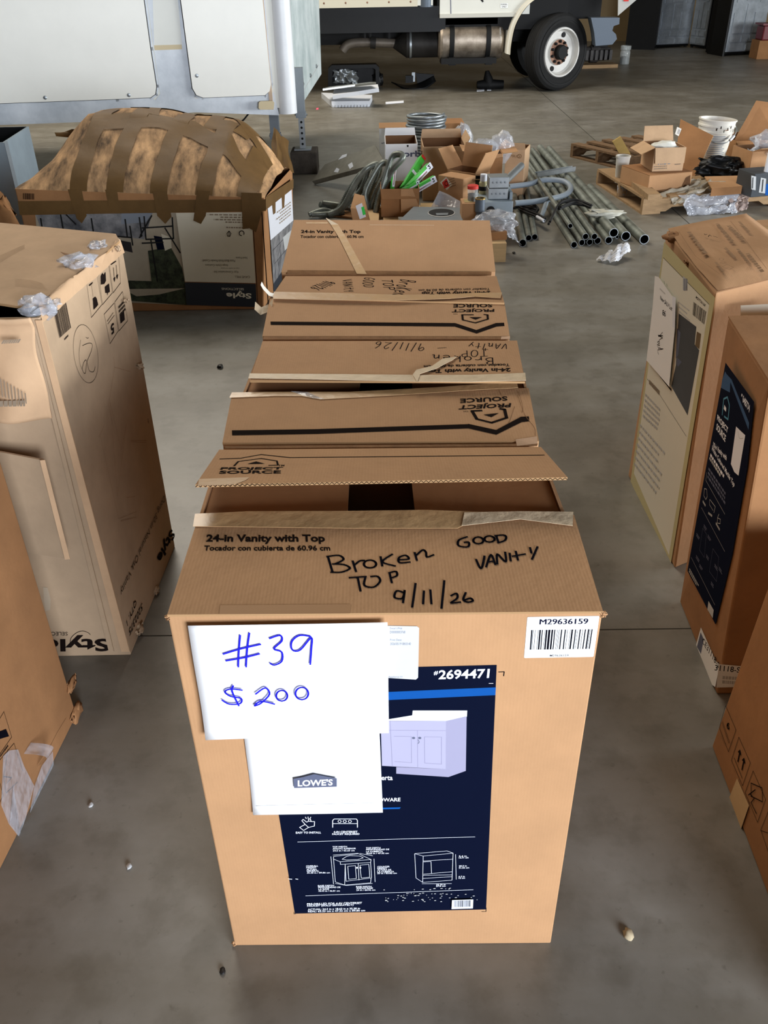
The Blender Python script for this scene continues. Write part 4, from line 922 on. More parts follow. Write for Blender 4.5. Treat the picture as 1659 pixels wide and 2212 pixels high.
strap([.93, .93, .925], [.5, .2, 0], .075); strap([.80, .97], [.42, .12], .13, along='u'); strap([.25, .50, .66, .82, .96], [.42, .50, .47, .33, .12], .13, along='u')
strap([.35, .62, .80, .97], [.74, .76, .72, .45], .10, along='u'); strap([.60, .62, .66], [.5, .7, .92], .05); strap([.72, .74, .78], [.5, .7, .92], .055); strap([.84, .87, .92], [.5, .7, .92], .055); strap([.48, .46, .42], [.55, .72, .95], .05)
def ondome(u, v): return dome(u, v)
# loose flap of torn tape and cardboard sticking out behind, left
mb = MB(); a = on(120, 285, 5.6)
mb.grid(lambda u, v: on(122 + 270 * u, 286 - 26 * u + (6 + 46 * min(u * 2, 1) * (1.15 - u)) * v, 5.55 + .1 * u) + disp(V((u * 4, v, 0)), .015, 2, 1), 16, 6, BROWN_TAPE); mb.build('loose_flap', t)
mb = MB(); mb.grid(lambda u, v: on(330 + 225 * u, 268 - 24 * math.sin(3.14 * min(1, u * 1.1)) + 26 * v + 20 * u * u, 5.62) + disp(V((u * 4, v, 0)), .02, 2, 6), 20, 6, BROWN_TAPE); mb.build('loose_flap', t)
mb = MB(); mb.grid(lambda u, v: on(588 + 36 * u + 10 * v * u, 275 + 30 * u + 70 * v, 5.75 - .2 * v) + disp(V((u * 3, v, 2)), .02, 2, 7), 10, 10, BROWN_TAPE); mb.build('loose_flap', t)
# front print
f = Face(FL, FR, dz(FL, .6), eps=.0012).crop(2.4397, 0, 230); f.k = 1
f.poly([(185, 560), (935, 560), (975, 930), (985, 1046), (230, 1015)], PHOTO_T); f.k += .5
f.poly([(185, 560), (805, 560), (760, 700), (215, 640)], PHOTO_G); f.poly([(640, 560), (800, 562), (770, 610), (640, 620)], M('photo blue grey', '7c838c', .5))
f.poly([(630, 700), (700, 690), (770, 930), (640, 925)], PHOTO_T); f.poly([(620, 915), (975, 925), (985, 1046), (640, 1020)], SHRUB); f.poly([(650, 962), (975, 958), (840, 990), (720, 1000)], PHOTO_T)
f.poly([(780, 760), (900, 740), (960, 850), (975, 935), (800, 930)], SHRUB); f.poly([(610, 700), (690, 715), (700, 770), (620, 750)], PHOTO_D)
f.poly([(770, 640), (900, 640), (915, 700), (770, 690)], PHOTO_T); f.poly([(810, 680), (870, 690), (880, 750), (830, 755)], NAVY); f.poly([(850, 670), (900, 690), (905, 745), (870, 760)], CREAM)
for pl in ([(215, 590), (225, 650)], [(320, 570), (335, 655)], [(482, 590), (492, 655)], [(660, 595), (672, 690)], [(685, 630), (700, 730)], [(210, 650), (690, 690)], [(735, 585), (748, 680), (735, 690)], [(760, 580), (770, 700), (915, 695), (908, 585)], [(750, 640), (910, 630)], [(800, 575), (740, 680)], [(750, 720), (860, 715)], [(870, 640), (950, 770)], [(795, 700), (830, 920)], [(350, 570), (400, 620)]): f.stroke(pl, 7, BLACK)
f.k += .6
f.poly([(928, 560), (1325, 556), (1348, 930), (976, 922)], CREAM); f.poly([(975, 926), (1348, 934), (1354, 1056), (984, 1045)], SLATE)
f.k += .5
f.text('Style', (1324, 975), (1192, 972), (1326, 1012), CREAM_W, .03); f.text('SELECTIONS', (1285, 956), (1168, 954), (1286, 967), CREAM_W, 0)
f.stroke([(1268, 990), (1275, 978), (1262, 970)], 3, CREAM_W)
for tx, x0, x1, y, h in (('CAVE HILL', 1318, 1237, 892, 12), ('4-pc Conversation Set', 1258, 1128, 862, 16), ('Juego de muebles de 4 piezas', 1262, 1165, 848, 7), ('Beige Olefin Cushions', 1202, 1082, 828, 13), ('Matte Black Finish Powder-Coated', 1240, 1070, 806, 13), ('Steel Frame', 1305, 1244, 792, 11)): f.text(tx, (x0, y), (x1, y - 1), (x0, y + h), M('brown print', '5c5648', .8), .0)
for i in range(4): f.lines((1325, 566 + i * 13), (1085 + i * 20, 563 + i * 13), (1325, 577 + i * 13), FAINT_G, 1, i, .6)
f.lines((1310, 632), (1160, 628), (1310, 645), FAINT_G, 1, 7, .5)
f.stroke([(1208, 655), (1197, 668), (1200, 682), (1212, 684), (1218, 668), (1208, 655), (1208, 684)], 3, PRT); f.stroke(circ(1274, 667, 13, 13, 8, 90, 390), 4, PRT)
f.bars((183, 490), (122, 488), (183, 458), PRT, 16, 3)
f.k = 2.5
f.mb.build('front_print', body)
STR = M('brown edge', '7d5c38', .8, var=.1)
f.mb = MB(); f.k = 3.2
f.poly([(95, 498), (1400, 488), (1402, 550), (105, 572)], BROWN_TAPE); f.mb.build('packing_tape', t)
for pl in ([(358, 436), (432, 438), (458, 575), (432, 615), (405, 590)], [(556, 438), (618, 440), (632, 540), (600, 545), (575, 530)], [(806, 447), (880, 447), (905, 580), (872, 618), (830, 575)], [(1042, 440), (1108, 445), (1085, 575), (1060, 618), (1020, 600)], [(1272, 452), (1380, 455), (1380, 560), (1350, 662), (1315, 640), (1280, 645)]):
    f.mb = MB(); f.k += .4; f.poly(pl, BROWN_TAPE); f.mb.build('packing_tape', t)
f.mb = MB(); f.k = 1.5; f.stroke([(1380, 555), (1415, 1060)], 5, PRT); f.stroke([(1330, 560), (1360, 1050)], 3, PRT); f.mb.build('edge_crease', t)
f = Face(FR, RR, top[1], eps=.0012).crop(2.4397, 0, 230); f.k = 1
f.poly([(1408, 510), (1535, 425), (1545, 600), (1425, 705)], M('white side print', 'd6d8de', .6)); f.poly([(1425, 705), (1545, 600), (1530, 800), (1440, 935)], PHOTO_G); f.poly([(1440, 935), (1530, 800), (1520, 860), (1440, 985)], SLATE)
for pl in ([(1435, 700), (1450, 880)], [(1470, 680), (1480, 860)], [(1500, 650), (1505, 800)], [(1435, 760), (1540, 650)], [(1445, 830), (1535, 720)], [(1480, 720), (1460, 800), (1475, 870)]): f.stroke(pl, 4, M('photo frame print', '34363c', .5))
f.poly([(1490, 690), (1535, 650), (1538, 720), (1500, 760)], LGREY)
for i in range(5): f.lines((1530, 500 + i * 16), (1450, 560 + i * 17), (1532, 508 + i * 16), FAINT_G, 1, i, .7)
f.k += .5; f.poly([(1398, 478), (1545, 380), (1545, 430), (1400, 545)], BROWN_TAPE); f.poly([(1430, 500), (1450, 485), (1450, 560), (1438, 570)], BROWN_TAPE); f.poly([(1482, 465), (1500, 450), (1496, 530), (1486, 540)], BROWN_TAPE)
f.mb.build('side_print', body)

# ------------------------------------------------------------------ travel trailer
ZB = .63
L_, C_, E_ = at(-60, 272, ZB), at(612, 238, ZB), at(693, 157, ZB)
dl = (C_ - L_).normalized(); L_ = C_ - dl * 7
t = thing('travel_trailer', 'white travel trailer with two latched compartment doors standing on a steel jack', 'trailer', (-2.5, 8.5, 0))
mb = MB(); hh = V((0, 0, 2.3)); bk = (E_ - C_)
bot = [L_, C_, E_, L_ + bk]; c = [p + V((0, 0, .02)) for p in bot] + [p + hh for p in bot]
mb.hexa(c, WHITE_P); body = mb.build('body', t)
f = Face(C_, L_, C_ + hh, eps=.001).crop(2.37, 0, 0)
f.poly([(-400, 520), (0, 520), (780, 500), (800, 520), (960, 490), (1000, 505), (1390, 480), (1400, 470), (1430, 590), (1000, 575), (420, 625), (-400, 655)], RVGREY)
f.poly([(745, -60), (915, -60), (985, 470), (1000, 510), (790, 520), (820, 480)], RVGREY); f.poly([(780, -60), (905, -60), (932, 230), (790, 232)], WHITE_P)
f.k += .5; f.poly([(788, 232), (930, 228), (932, 252), (792, 257)], BEIGE)
f.mb.build('lower_trim', body)
DOORM = M('ivory compartment door', 'f0eee3', .4, var=.03, scale=3)
def rvdoor(pl, latches):
    P = [f.P(p, 3) for p in pl]; mb = MB(); mb.slab([p + f.n * .012 for p in P], .014, DOORM); d = mb.build('compartment_door', t)
    g = MB(); old = f.mb; f.mb = g; k0 = f.k; f.k = 1.8; f.stroke(pl + [pl[0]], 22, RVGREY); f.k = 2.6; f.stroke(pl + [pl[0]], 7, DSTEEL); f.mb = old; f.k = k0; g.build('door_seal', d)
    for p in latches:
        q = f.P(p) + f.n * .012; mb = MB(); mb.lathe([(.022, 0), (.022, .01), (.012, .02), (0, .022)], q, f.n, STEEL, 14); mb.box(q + V((-.035, 0, -.004)), V((.03, 0, 0)), f.n * .012, V((0, 0, .008)), STEEL); mb.build('latch', d)
rvdoor([(-900, -80), (725, -80), (770, 250), (800, 440), (795, 480), (770, 497), (600, 505), (-900, 560)], [(233, 498), (660, 485)])
rvdoor([(915, -80), (1335, -80), (1385, 430), (1378, 465), (1355, 485), (1040, 498), (1005, 485), (985, 450)], [(1007, 386)])
mb = MB(); q = f.P((1358, 534)); P = [f.P(p) + f.n * .03 for p in ((1322, 520), (1330, 514), (1392, 512), (1400, 520), (1398, 548), (1390, 556), (1328, 556), (1320, 548))]; mb.slab(P, .028, BEIGE); lmp = mb.build('marker_lamp', t)
mb = MB(); mb.lathe([(.02, 0), (.018, .012), (0, .014)], q + f.n * .03, f.n, BLACK, 12); mb.build('lens', lmp)
# rounded corner post
mb = MB(); R = .085
cc = C_ + V((.0, .05, 0)); mb.tube([cc + V((.03, -.0, -.03)), cc + V((.03, 0, 2.3))], R, M('white corner post', 'e2e4e4', .4, var=.05), 20); mb.build('corner_post', t)
mb = MB(); a = f.P((1395, 560)); mb.box(a + V((-.02, -.012, 0)), V((.03, 0, 0)), V((0, .02, 0)), V((-.03, 0, 2.2)), M('tan seam strip', 'c9b096', .6)); mb.build('seam_strip', t)
g = Face(C_, E_, C_ + hh, eps=.002)
g.poly([(625, -20), (688, -20), (694, 160), (640, 244)], RVEND); g.stroke([(653, 200), (688, 140), (683, -20)], 2, LGREY); g.mb.build('end_panel', body)
for u, v in ((653, 181), (669, 163), (682, 143)):
    mb = MB(); q = g.P((u, v)); mb.lathe([(.02, 0), (.02, .012), (0, .02)], q, g.n, STEEL, 10); mb.build('latch', t)
# jacks
for (u, v0, v1, w) in ((655, 322, 225, .055), (598, 275, 235, .06)):
    zb_ = .20 if u == 655 else .0
    p = at(u, v0, zb_) if u == 655 else on(u, 330, 8.9); p.z = zb_
    mb = MB(); mb.cbox(p, w, w, .34, STEEL); jk = mb.build('jack_tube', t)
    mb = MB(); mb.cbox(p + V((0, 0, .30)), w * 1.45, w * 1.45, .4, DGREY); mb.build('jack_sleeve', t)
    mb = MB(); mb.cbox(p + V((0, 0, .28)), w * 1.7, w * 1.7, .05, DGREY); mb.tube([p + V((-.06, 0, .305)), p + V((.06, 0, .305))], .009, STEEL, 8); mb.build('jack_collar', t)
    if u == 655:
        mb = MB()
        for i in range(5): mb.lathe([(.011, 0), (0, .001)], p + V((0, -w / 2 - .001, .05 + i * .048)), V((0, -1, 0)), DARK, 10)
        mb.build('jack_holes', jk); mb = MB(); mb.cbox(p, .16, .16, .012, STEEL); mb.build('foot_plate', t)
        blk = p.copy()
mb = MB(); mb.cbox(V((blk.x + .01, blk.y, 0)), .25, .30, .198, CONC); mb.solo('support_block', 'dark stained block under the foot of the trailer jack', 'block', bevel=.01)
mb = MB(); P = [on(520, 262, 8.5), on(535, 262, 8.45), on(548, 245, 8.4), on(530, 270, 8.4)]
mb.tube([tuple(p) for p in smooth([tuple(on(u, v, 8.3)) for u, v in ((500, 262), (522, 262), (545, 240), (585, 236), (612, 245))], 6)], .008, BLACK, 6); mb.build('hanging_cable', t)

# ------------------------------------------------------------------ grey steel cabinet at far left
zt = .72
a, b = at(8, 308, zt), at(62, 273, zt); w = V((-.7, -.02, 0))
t = thing('steel_bin', 'open grey steel bin under the trailer at the left edge', 'bin', (-2.5, 6.4, 0))
bot = [a + w, a, b, b + w]; bot = [V((p.x, p.y, 0)) for p in bot]
mb = MB(); mb.openbox(bot + [V((p.x, p.y, zt)) for p in bot], .012, BLUEGREY, BLACK); mb.build('body', t)
mb = MB(); pr = V((a.x, a.y, 0)); mb.slab([V((a.x + .004, a.y, .02)), V((a.x + .004, a.y + .06, .02)), V((a.x + .004, a.y + .06, zt)), V((a.x + .004, a.y, zt))], .004, DGREY); mb.build('corner_trim', t)
mb = MB(); p = at(12, 560); vs, fs = crumple((p.x, p.y, 0), (.14, .12, .46), 77, 3, .5); mb.add(vs, fs, CARD_D, True); mb.solo('cardboard_scrap', 'crumpled dark brown cardboard scrap beside the grey steel bin', 'scrap')

# ------------------------------------------------------------------ truck
TY = 14.2
t = thing('box_truck', 'white box truck with dented aluminium fuel tank and black chassis, seen from the side', 'truck', (1.5, 15, 0))
def T(u, v, d=0): return on(u, v, TY) + V((0, d, 0))
mb = MB(); p = T(935, 14); z0 = T(800, 14).z; x0 = -7.5
mb.box(V((x0, TY, z0)), V((p.x - x0, 0, 0)), V((0, 2.4, 0)), V((0, 0, 1.6)), WHITE_P); bx = mb.build('cargo_box', t)
mb = MB(); mb.box(V((x0, TY - .012, z0 - .01)), V((p.x - .22 - x0, 0, 0)), V((0, .012, 0)), V((0, 0, .14)), M('ivory rail', 'cfc9b4', .5)); mb.build('lower_rail', bx)
mb = MB()
for i in range(28): mb.lathe([(.014, 0), (0, .01)], V((p.x - .32 - i * .31, TY - .012, z0 + .05)), V((0, -1, 0)), RUST, 8)
mb.build('rivets', bx)
mb = MB(); mb.tube([V((p.x - .1, TY + .08, z0 - .02)), V((p.x - .1, TY + .08, z0 + 1.6))], .11, CHROME, 18); mb.build('corner_post', bx)
mb = MB(); za, zb = T(800, 72).z, T(800, 16).z; xr = T(948, 40).x; mb.box(V((x0, TY + .08, za)), V((xr - x0 + .1, 0, 0)), V((0, .04, 0)), V((0, 0, zb - za)), BLACKP); mb.build('side_skirt', t)
mb = MB(); mb.box(V((x0, TY + .7, .62)), V((10.6, 0, 0)), V((0, .2, 0)), V((0, 0, .32)), BLACK); mb.box(V((x0, TY + 1.7, .62)), V((10.6, 0, 0)), V((0, .2, 0)), V((0, 0, .32)), BLACK)
mb.box(V((T(945, 40).x, TY + .1, .82)), V((1.9, 0, 0)), V((0, 2.0, 0)), V((0, 0, .45)), BLACK); mb.build('chassis_frame', t)
# tank
xl, xr = T(948, 100).x, T(1089, 100).x; zt_, zb_ = T(1020, 47).z, T(1020, 132).z; r = (zt_ - zb_) / 2; cy, cz = TY + r + .02, (zt_ + zb_) / 2
mb = MB(); mb.lathe([(0, .0), (r * .8, .0), (r * .96, .025), (r, .06), (r, xr - xl - .06), (r * .96, xr - xl - .025), (r * .8, xr - xl), (0, xr - xl)], V((xl, cy, cz)), V((1, 0, 0)), TANKM, 40); tank = mb.build('fuel_tank', t)
for u in (977, 1056):
    x = T(u, 90).x; mb = MB(); mb.lathe([(r + .012, -.035), (r + .018, -.03), (r + .018, .03), (r + .012, .035)], V((x, cy, cz)), V((1, 0, 0)), BLACK, 40); mb.build('tank_strap', t)
mb = MB(); mb.box(V((T(953, 135).x, TY - .02, T(1000, 138).z)), V((T(1072, 135).x - T(953, 135).x, 0, 0)), V((0, .35, 0)), V((0, 0, .075)), BLACK)
for u in (977, 1056): mb.cbox(V((T(u, 135).x, TY + .1, T(1000, 141).z)), .1, .2, .1, BLACK)
mb.build('tank_step', t)
mb = MB(); mb.box(V((xl + .1, TY + .1, zt_ - .04)), V((xr - xl - .2, 0, 0)), V((0, .5, 0)), V((0, 0, .08)), BLACK); mb.build('tank_top_step', t)
f = Face(V((0, cy - r * 1.01, 0)), V((1, cy - r * 1.01, 0)), V((0, cy - r * 1.01, 1)), eps=.004); f.text('DIESEL ONLY', (1079, 60), (1080, 93), (1082, 60), LGREY, 0); f.mb.build('tank_lettering', tank)
# exhaust
def TE(u, v): return T(u, v, .35)
mb = MB(); mb.lathe([(.05, 0), (.17, .18), (.185, .2), (.185, .78), (.17, .8), (.05, .98)], TE(850, 100), V((1, 0, 0)), DSTEEL, 24); mf = mb.build('muffler', t)
mb = MB(); mb.lathe([(.19, 0), (.19, .03)], TE(886, 100) , V((1, 0, 0)), STEEL, 24); mb.build('muffler_band', mf)
mb = MB(); mb.tube([tuple(p) for p in smooth([tuple(TE(u, v)) for u, v in ((855, 98), (800, 96), (765, 97), (748, 102), (738, 114))], 5)], .062, M('exhaust steel', '6d655c', .5, .5, var=.3), 16); mb.tube([TE(800, 96), TE(812, 97)], .08, DSTEEL, 16); mb.build('exhaust_pipe', t)
for u in (788, 800, 842): 
    mb = MB(); a = TE(u, 76); mb.cbox(V((a.x, a.y, TE(u, 100).z)), .03, .03, .35, BLACK); mb.build('pipe_hanger', t)
# cab
mb = MB(); z0 = T(1000, 33).z; xa, xb = T(950, 30).x, T(1114, 30).x
mb.box(V((xa, TY + .02, z0)), V((xb - xa + .2, 0, 0)), V((0, 2.2, 0)), V((0, 0, 1.3)), WHITE_P); cab = mb.build('cab', t)
mb = MB(); mb.box(V((xa, TY - .01, z0 - .03)), V((xb - xa, 0, 0)), V((0, .05, 0)), V((0, 0, .05)), M('pale sill', 'c5c3b8', .5)); mb.build('cab_sill', cab)
f = Face(V((0, TY + .02, 0)), V((1, TY + .02, 0)), V((0, TY + .02, 1)), eps=.004); f.stroke([(973, -20), (974, 31)], 1.5, GRY); f.poly([(1081, 7), (1097, 7), (1097, 17), (1081, 17)], STICK); f.text('DIESEL', (1082, 11), (1096, 11), (1082, 8), INK, .01); f.text('ONLY', (1084, 16), (1094, 16), (1084, 12.5), INK, .01); f.stroke([(1037, -4), (1043, 3)], 3, BLACK); f.mb.build('cab_lettering', cab)
mb = MB(); arch = smooth([tuple(T(u, v, -.05)) for u, v in ((1101, 118), (1103, 95), (1112, 55), (1130, 22), (1150, 2), (1180, -14), (1240, -20))], 5)
mb.grid(lambda u, v: arch[min(int(u * (len(arch) - 1) + .5), len(arch) - 1)] + V((-.075 * v, .7 * (v > .99) + .02 * math.sin(3.1 * v), .02 * v)), len(arch) - 1, 4, M('cream fender', 'd8d2bf', .35)); mb.build('fender', t)
mb = MB(); mb.grid(lambda u, v: arch[min(int(u * (len(arch) - 1) + .5), len(arch) - 1)] + V((.02 + .25 * v * .3, .05 + .6 * v, 0)), len(arch) - 1, 3, DGREY); mb.build('wheel_arch', t)
mb = MB(); mb.box(V((xb + .15, TY + .35, T(1200, 45).z)), V((T(1318, 20).x - xb - .2, 0, 0)), V((0, 1.8, 0)), V((0, 0, 1.0)), BLACK); mb.build('engine_bay', t)
mb = MB(); mb.slab([T(1335, 34), T(1400, -22), T(1336, -22)], .03, M('grey bodywork', 'b3b3ae', .5)); mb.build('bonnet', t)
mb = MB(); a = T(1352, 3); mb.cbox(a, .07, .03, .09, RED); mb.build('side_reflector', t)
# bumper
mb = MB(); B0 = [T(u, v, -.02) for u, v in ((1276, 38), (1338, 38), (1337, 52), (1325, 56), (1322, 66), (1330, 74), (1332, 84), (1322, 96), (1286, 99), (1283, 70))]
n_ = V((0, 1, 0)); mb.slab(B0[::-1], -.25, CHROME); mb.build('bumper', t, bevel=.02)
# wheel
ax = V((math.sin(math.radians(30)), -math.cos(math.radians(30)), 0)); wc = on(1203, 111, 14.35); Rw = .515; wc.z = Rw
w = MB(); w.lathe([(.30, -.02), (.33, .10), (.40, .135), (.47, .12), (.505, .09), (.515, .04), (.515, -.12), (.49, -.15), (.36, -.16)], wc, ax, RUBBER, 48); wheel = w.build('tyre', t)
w = MB()
for h in (-.08, -.04, 0, .035): w.lathe([(.5165, h), (.517, h + .003), (.5165, h + .009)], wc, ax, BLACK, 48)
w.lathe([(.425, .138), (.435, .139)], wc, ax, BLACK, 48); w.build('tread_grooves', wheel)
w = MB(); w.lathe([(.335, .09), (.325, .125), (.305, .125), (.29, .06), (.27, .03), (.18, .015), (.165, .05)], wc, ax, RIM, 40); w.lathe([(.17, .05), (.10, .055)], wc, ax, RUST, 30); w.build('rim', wheel)
w = MB(); w.lathe([(.10, .05), (.10, .12), (.085, .14), (0, .14)], wc, ax, BLACK, 24); w.build('hub', wheel)
ea = ax.cross(V((0, 0, 1))).normalized()
for k in range(10):
    an = k * .6283 + .3; q = wc + ax * .05 + (ea * math.cos(an) + V((0, 0, 1)) * math.sin(an)) * .142
    w = MB(); w.lathe([(.02, 0), (.02, .03), (.012, .04), (0, .04)], q, ax, BLACK, 8); w.build('lug_nut', wheel)
for an in (1.9, -1.15):
    q = wc + ax * .028 + (ea * math.cos(an) + V((0, 0, 1)) * math.sin(an)) * .235; w = MB(); w.lathe([(.036, .0), (.034, .012), (0, .012)], q, ax, BLACK, 14); w.build('rim_hole', wheel)
mb = MB(); mb.tube([wc - ax * .1, wc + V((-.1, 1.6, .02))], .07, BLACK, 10); mb.build('axle', t)
w = MB(); wq = wc + V((.0, 1.75, 0)); w.lathe([(.0, -.02), (.30, -.02), (.45, .135), (.505, .09), (.515, -.12), (.36, -.16), (0, -.16)], wq, ax, RUBBER, 32); w.build('tyre', t)

# ------------------------------------------------------------------ small helpers for loose cartons and pallets
def corners(fl, fr, depth, zb, zt, taper=0):
    fl, fr = V((fl[0], fl[1], 0)), V((fr[0], fr[1], 0)); d = fr - fl; n = V((-d.y, d.x, 0)).normalized() * depth
    b = [fl, fr, fr + n, fl + n]; c = (fl + fr + n) / 2
    return [V((p.x, p.y, zb)) for p in b] + [V((p.x + (p.x - c.x) * taper, p.y + (p.y - c.y) * taper, zt)) for p in b]
def carton(name, label, c, mat=CARD, opened=True, flaps=(), fl_len=.12, cat='carton', group=None, inner=CARD_IN, tape=False):
    ctr = sum(c[:4], V()) / 4; t = thing(name, label, cat, ctr, group); mb = MB()
    if opened: mb.openbox(c, .006, mat, inner)
    else: mb.hexa(c, mat)
    body = mb.build('body', t, bevel=.004)
    for k, ang in flaps:                      # ang: 0 flat outwards, 90 straight up
        a, b = c[4 + k], c[4 + (k + 1) % 4]; o = ((a + b) / 2 - sum(c[4:], V()) / 4); o.z = 0; o.normalize(); an = math.radians(ang)
        d = (o * math.cos(an) + V((0, 0, math.sin(an)))) * fl_len
        mb = MB(); mb.slab([a, b, b + d + (a - b) * .03, a + d + (b - a) * .03], .005, mat, EDGE); mb.build('flap', t)
    if tape:
        mb = MB(); a, b, cc, d = c[4:]; up_ = V((0, 0, .002)); m1, m2 = (a + d) / 2, (b + cc) / 2; w = (d - a) * .1
        mb.slab([m1 - w + up_, m2 - w + up_, m2 + w + up_, m1 + w + up_], .001, TAN_TAPE); mb.build('packing_tape', t)
    return t, body
def ffront(c, eps=.002): return Face(c[0], c[1], c[4], eps=eps)
def pallet(label, o, ax, ay, h=.125, n=6, mat=WOOD_D, gap=.4):
    o, ax, ay = V(o), V(ax), V(ay); t = thing('pallet', label, 'pallet', o); L = ax.length; ex = ax.normalized(); ey = ay.normalized(); D = ay.length
    sw = .04
    for k in range(3):                        # stringers run along ax at three depths, notched
        p = o + ey * (k * (D - sw) / 2); mb = MB(); pr = [(0, .015), (L * .16, .015), (L * .20, .045), (L * .36, .045), (L * .40, .015), (L * .60, .015), (L * .64, .045), (L * .80, .045), (L * .84, .015), (L, .015), (L, h - .018), (0, h - .018)]
        fr_ = [p + ex * x + V((0, 0, z)) for x, z in pr]; mb.slab(fr_, -sw if ex.cross(V((0, 0, 1))).dot(ey) > 0 else sw, mat); mb.build('stringer', t)
    bw = L / n * (1 - gap) 
    for k in range(n):
        p = o + ex * (k * (L - bw) / (n - 1)) + V((0, 0, h - .018)); mb = MB(); mb.box(p, ex * bw, ey * D, V((0, 0, .018)), mat); mb.build('deck_board', t)
    for k in (0, n // 2, n - 1):
        p = o + ex * (k * (L - bw) / (n - 1)); mb = MB(); mb.box(p, ex * bw, ey * D, V((0, 0, .015)), mat); mb.build('bottom_board', t)
    return t

# ------------------------------------------------------------------ heap of electrical leftovers behind the row
HP = .125
pallet('pale wooden pallet under the heap of electrical leftovers, behind the last vanity carton', (-.12, 5.72, 0), (.97, .0, 0), (.02, 1.15, 0), HP, 7, WOOD_L, .2)
# armoured cable coil standing on the floor
cx_ = on(922, 280, 8.2); t = thing('cable_coil', 'coil of shiny armoured cable standing behind the open cartons', 'cable coil', (cx_.x, 8.3, 0))
P = []; nt_ = 21
for i in range(nt_ * 20 + 1):
    a = i * 6.2832 / 20; k = a / 6.2832; R_ = .165 + .006 * math.sin(k * 2.3); P.append(V((cx_.x + R_ * math.cos(a) + .006 * math.sin(k * 1.7), 8.3 + R_ * math.sin(a), .014 + k * .0258)))
mb = MB(); mb.tube(P, .0125, STEEL, 8); mb.build('outer_windings', t)
P = [V((cx_.x + .135 * math.cos(i * .314), 8.3 + .135 * math.sin(i * .314), .30 + i * .0012)) for i in range(160)]
mb = MB(); mb.tube(P, .0125, STEEL, 8); mb.build('inner_windings', t)
# cartons
c = corners(on(819, 290, 8.25), on(880, 288, 8.25), .3, 0, on(850, 277, 8.25).z); t, b = carton('white_carton', 'tall white carton with upside-down grey logo, left of the cable coil', c, WHITE, False); mb = MB(); mb.slab([p + V((0, 0, .003)) for p in c[4:]], .003, CARD); mb.build('top_flap', t)
f = ffront(c).crop(3.318, 640, 230); f.text('orbit', (737, 188), (655, 190), (737, 215), GRY, .01); f.lines((735, 180), (650, 180), (735, 186), LGREY, 1, 2, .7); f.text('orbit', (610, 268), (650, 268), (610, 255), GRY, .02); f.mb.build('printed_logo', b)
c = corners(on(832, 330, 7.62), on(902, 327, 7.62), .42, 0, on(870, 311, 7.62).z); t, b = carton('white_carton', 'open white carton with large black orbit lettering, in front of the cable coil', c, WHITE, True, ((2, 80),), .06)
f = ffront(c).crop(3.318, 640, 230); f.text('orbit', (765, 362), (945, 358), (765, 318), GRY, .03); f.poly([(792, 276), (806, 276), (804, 290), (794, 290)], BLACK); f.mb.build('printed_logo', b)
c = corners(on(914, 335, 7.48), on(1006, 332, 7.48), .42, 0, on(950, 317, 7.48).z); t, b = carton('open_carton', 'wide open brown carton, right of the open white carton', c, CARD_W, True, ((2, 85), (1, 60)), .07)
c = corners(on(958, 280, 8.75), on(1003, 278, 8.75), .3, 0, on(980, 266, 8.75).z); carton('plain_carton', 'small brown carton behind the wide open carton, clear film bunched on its right', c, CARD_D, False)
p = c[5]; mb = MB(); vs, fs = crumple((p.x - .03, p.y - .14, 0), (.10, .08, .40), 12, 3, .35); mb.add(vs, fs, FILM2, True); mb.solo('plastic_film', 'bunched clear film beside the small brown carton at the back of the heap', 'plastic film')
c = corners(on(965, 300, 8.28), on(996, 299, 8.28), .15, 0, on(980, 296, 8.28).z); carton('white_carton', 'small white carton just right of the cable coil', c, WHITE, False)
c = corners(on(1031, 350, 7.1), on(1086, 346, 7.1), .3, 0, on(1060, 333, 7.1).z); t, b = carton('open_carton', 'open brown carton with a bright green sticker on its front', c, CARD, True, ((3, 10), (1, 5)), .12)
f = ffront(c).crop(3.318, 640, 230); f.poly([(1372, 374), (1442, 380), (1438, 434), (1370, 412)], GREENS); f.text('CAUTION', (1436, 392), (1374, 386), (1436, 404), PRT, .02); f.text('BEKULL', (1434, 410), (1378, 402), (1434, 420), PRT, .02); f.mb.build('green_sticker', b)
f.mb = MB(); f.k = 2; f.poly([(1334, 398), (1480, 360), (1470, 532), (1345, 500)], CARD_D); f.mb.build('torn_flap', t)
mb = MB(); vs, fs = crumple(((c[4].x + c[5].x) / 2 - .02, c[0].y + .17, c[4].z - .1), (.11, .09, .17), 15, 3, .4); mb.add(vs, fs, FILM2, True); mb.solo('plastic_bag', 'crumpled milky plastic bag standing in the carton with the green sticker', 'plastic bag')
mb = MB(); vs, fs = crumple(((c[4].x + c[5].x) / 2 + .12, c[0].y + .22, c[4].z - .12), (.09, .05, .24), 16, 3, .25); mb.add(vs, fs, FILM2, True); mb.solo('plastic_sheet', 'rounded milky plastic sheet sticking up beside the crumpled plastic bag', 'plastic sheet')
c = corners(on(1091, 350, 7.5), on(1133, 352, 7.45), .25, 0, on(1110, 322, 7.5).z); t, b = carton('open_carton', 'small tan carton with faded stamp, right of the green-stickered carton', c, CARD_W, True, ((0, 60), (3, 30)), .06)
f = ffront(c).crop(3.318, 640, 230); f.text('PRO', (1530, 365), (1605, 368), (1530, 345), FAINT, .01); f.stroke(circ(1600, 356, 14, 14), 4, FAINT); f.mb.build('faded_stamp', b)
c = corners(on(966, 372, 6.95), on(1026, 400, 6.78), .2, 0, on(990, 366, 6.95).z); t, b = carton('torn_carton', 'torn brown carton with flaps spread wide in the middle of the heap', c, CARD, True, ((3, 55), (1, 62), (2, 80)), .17)
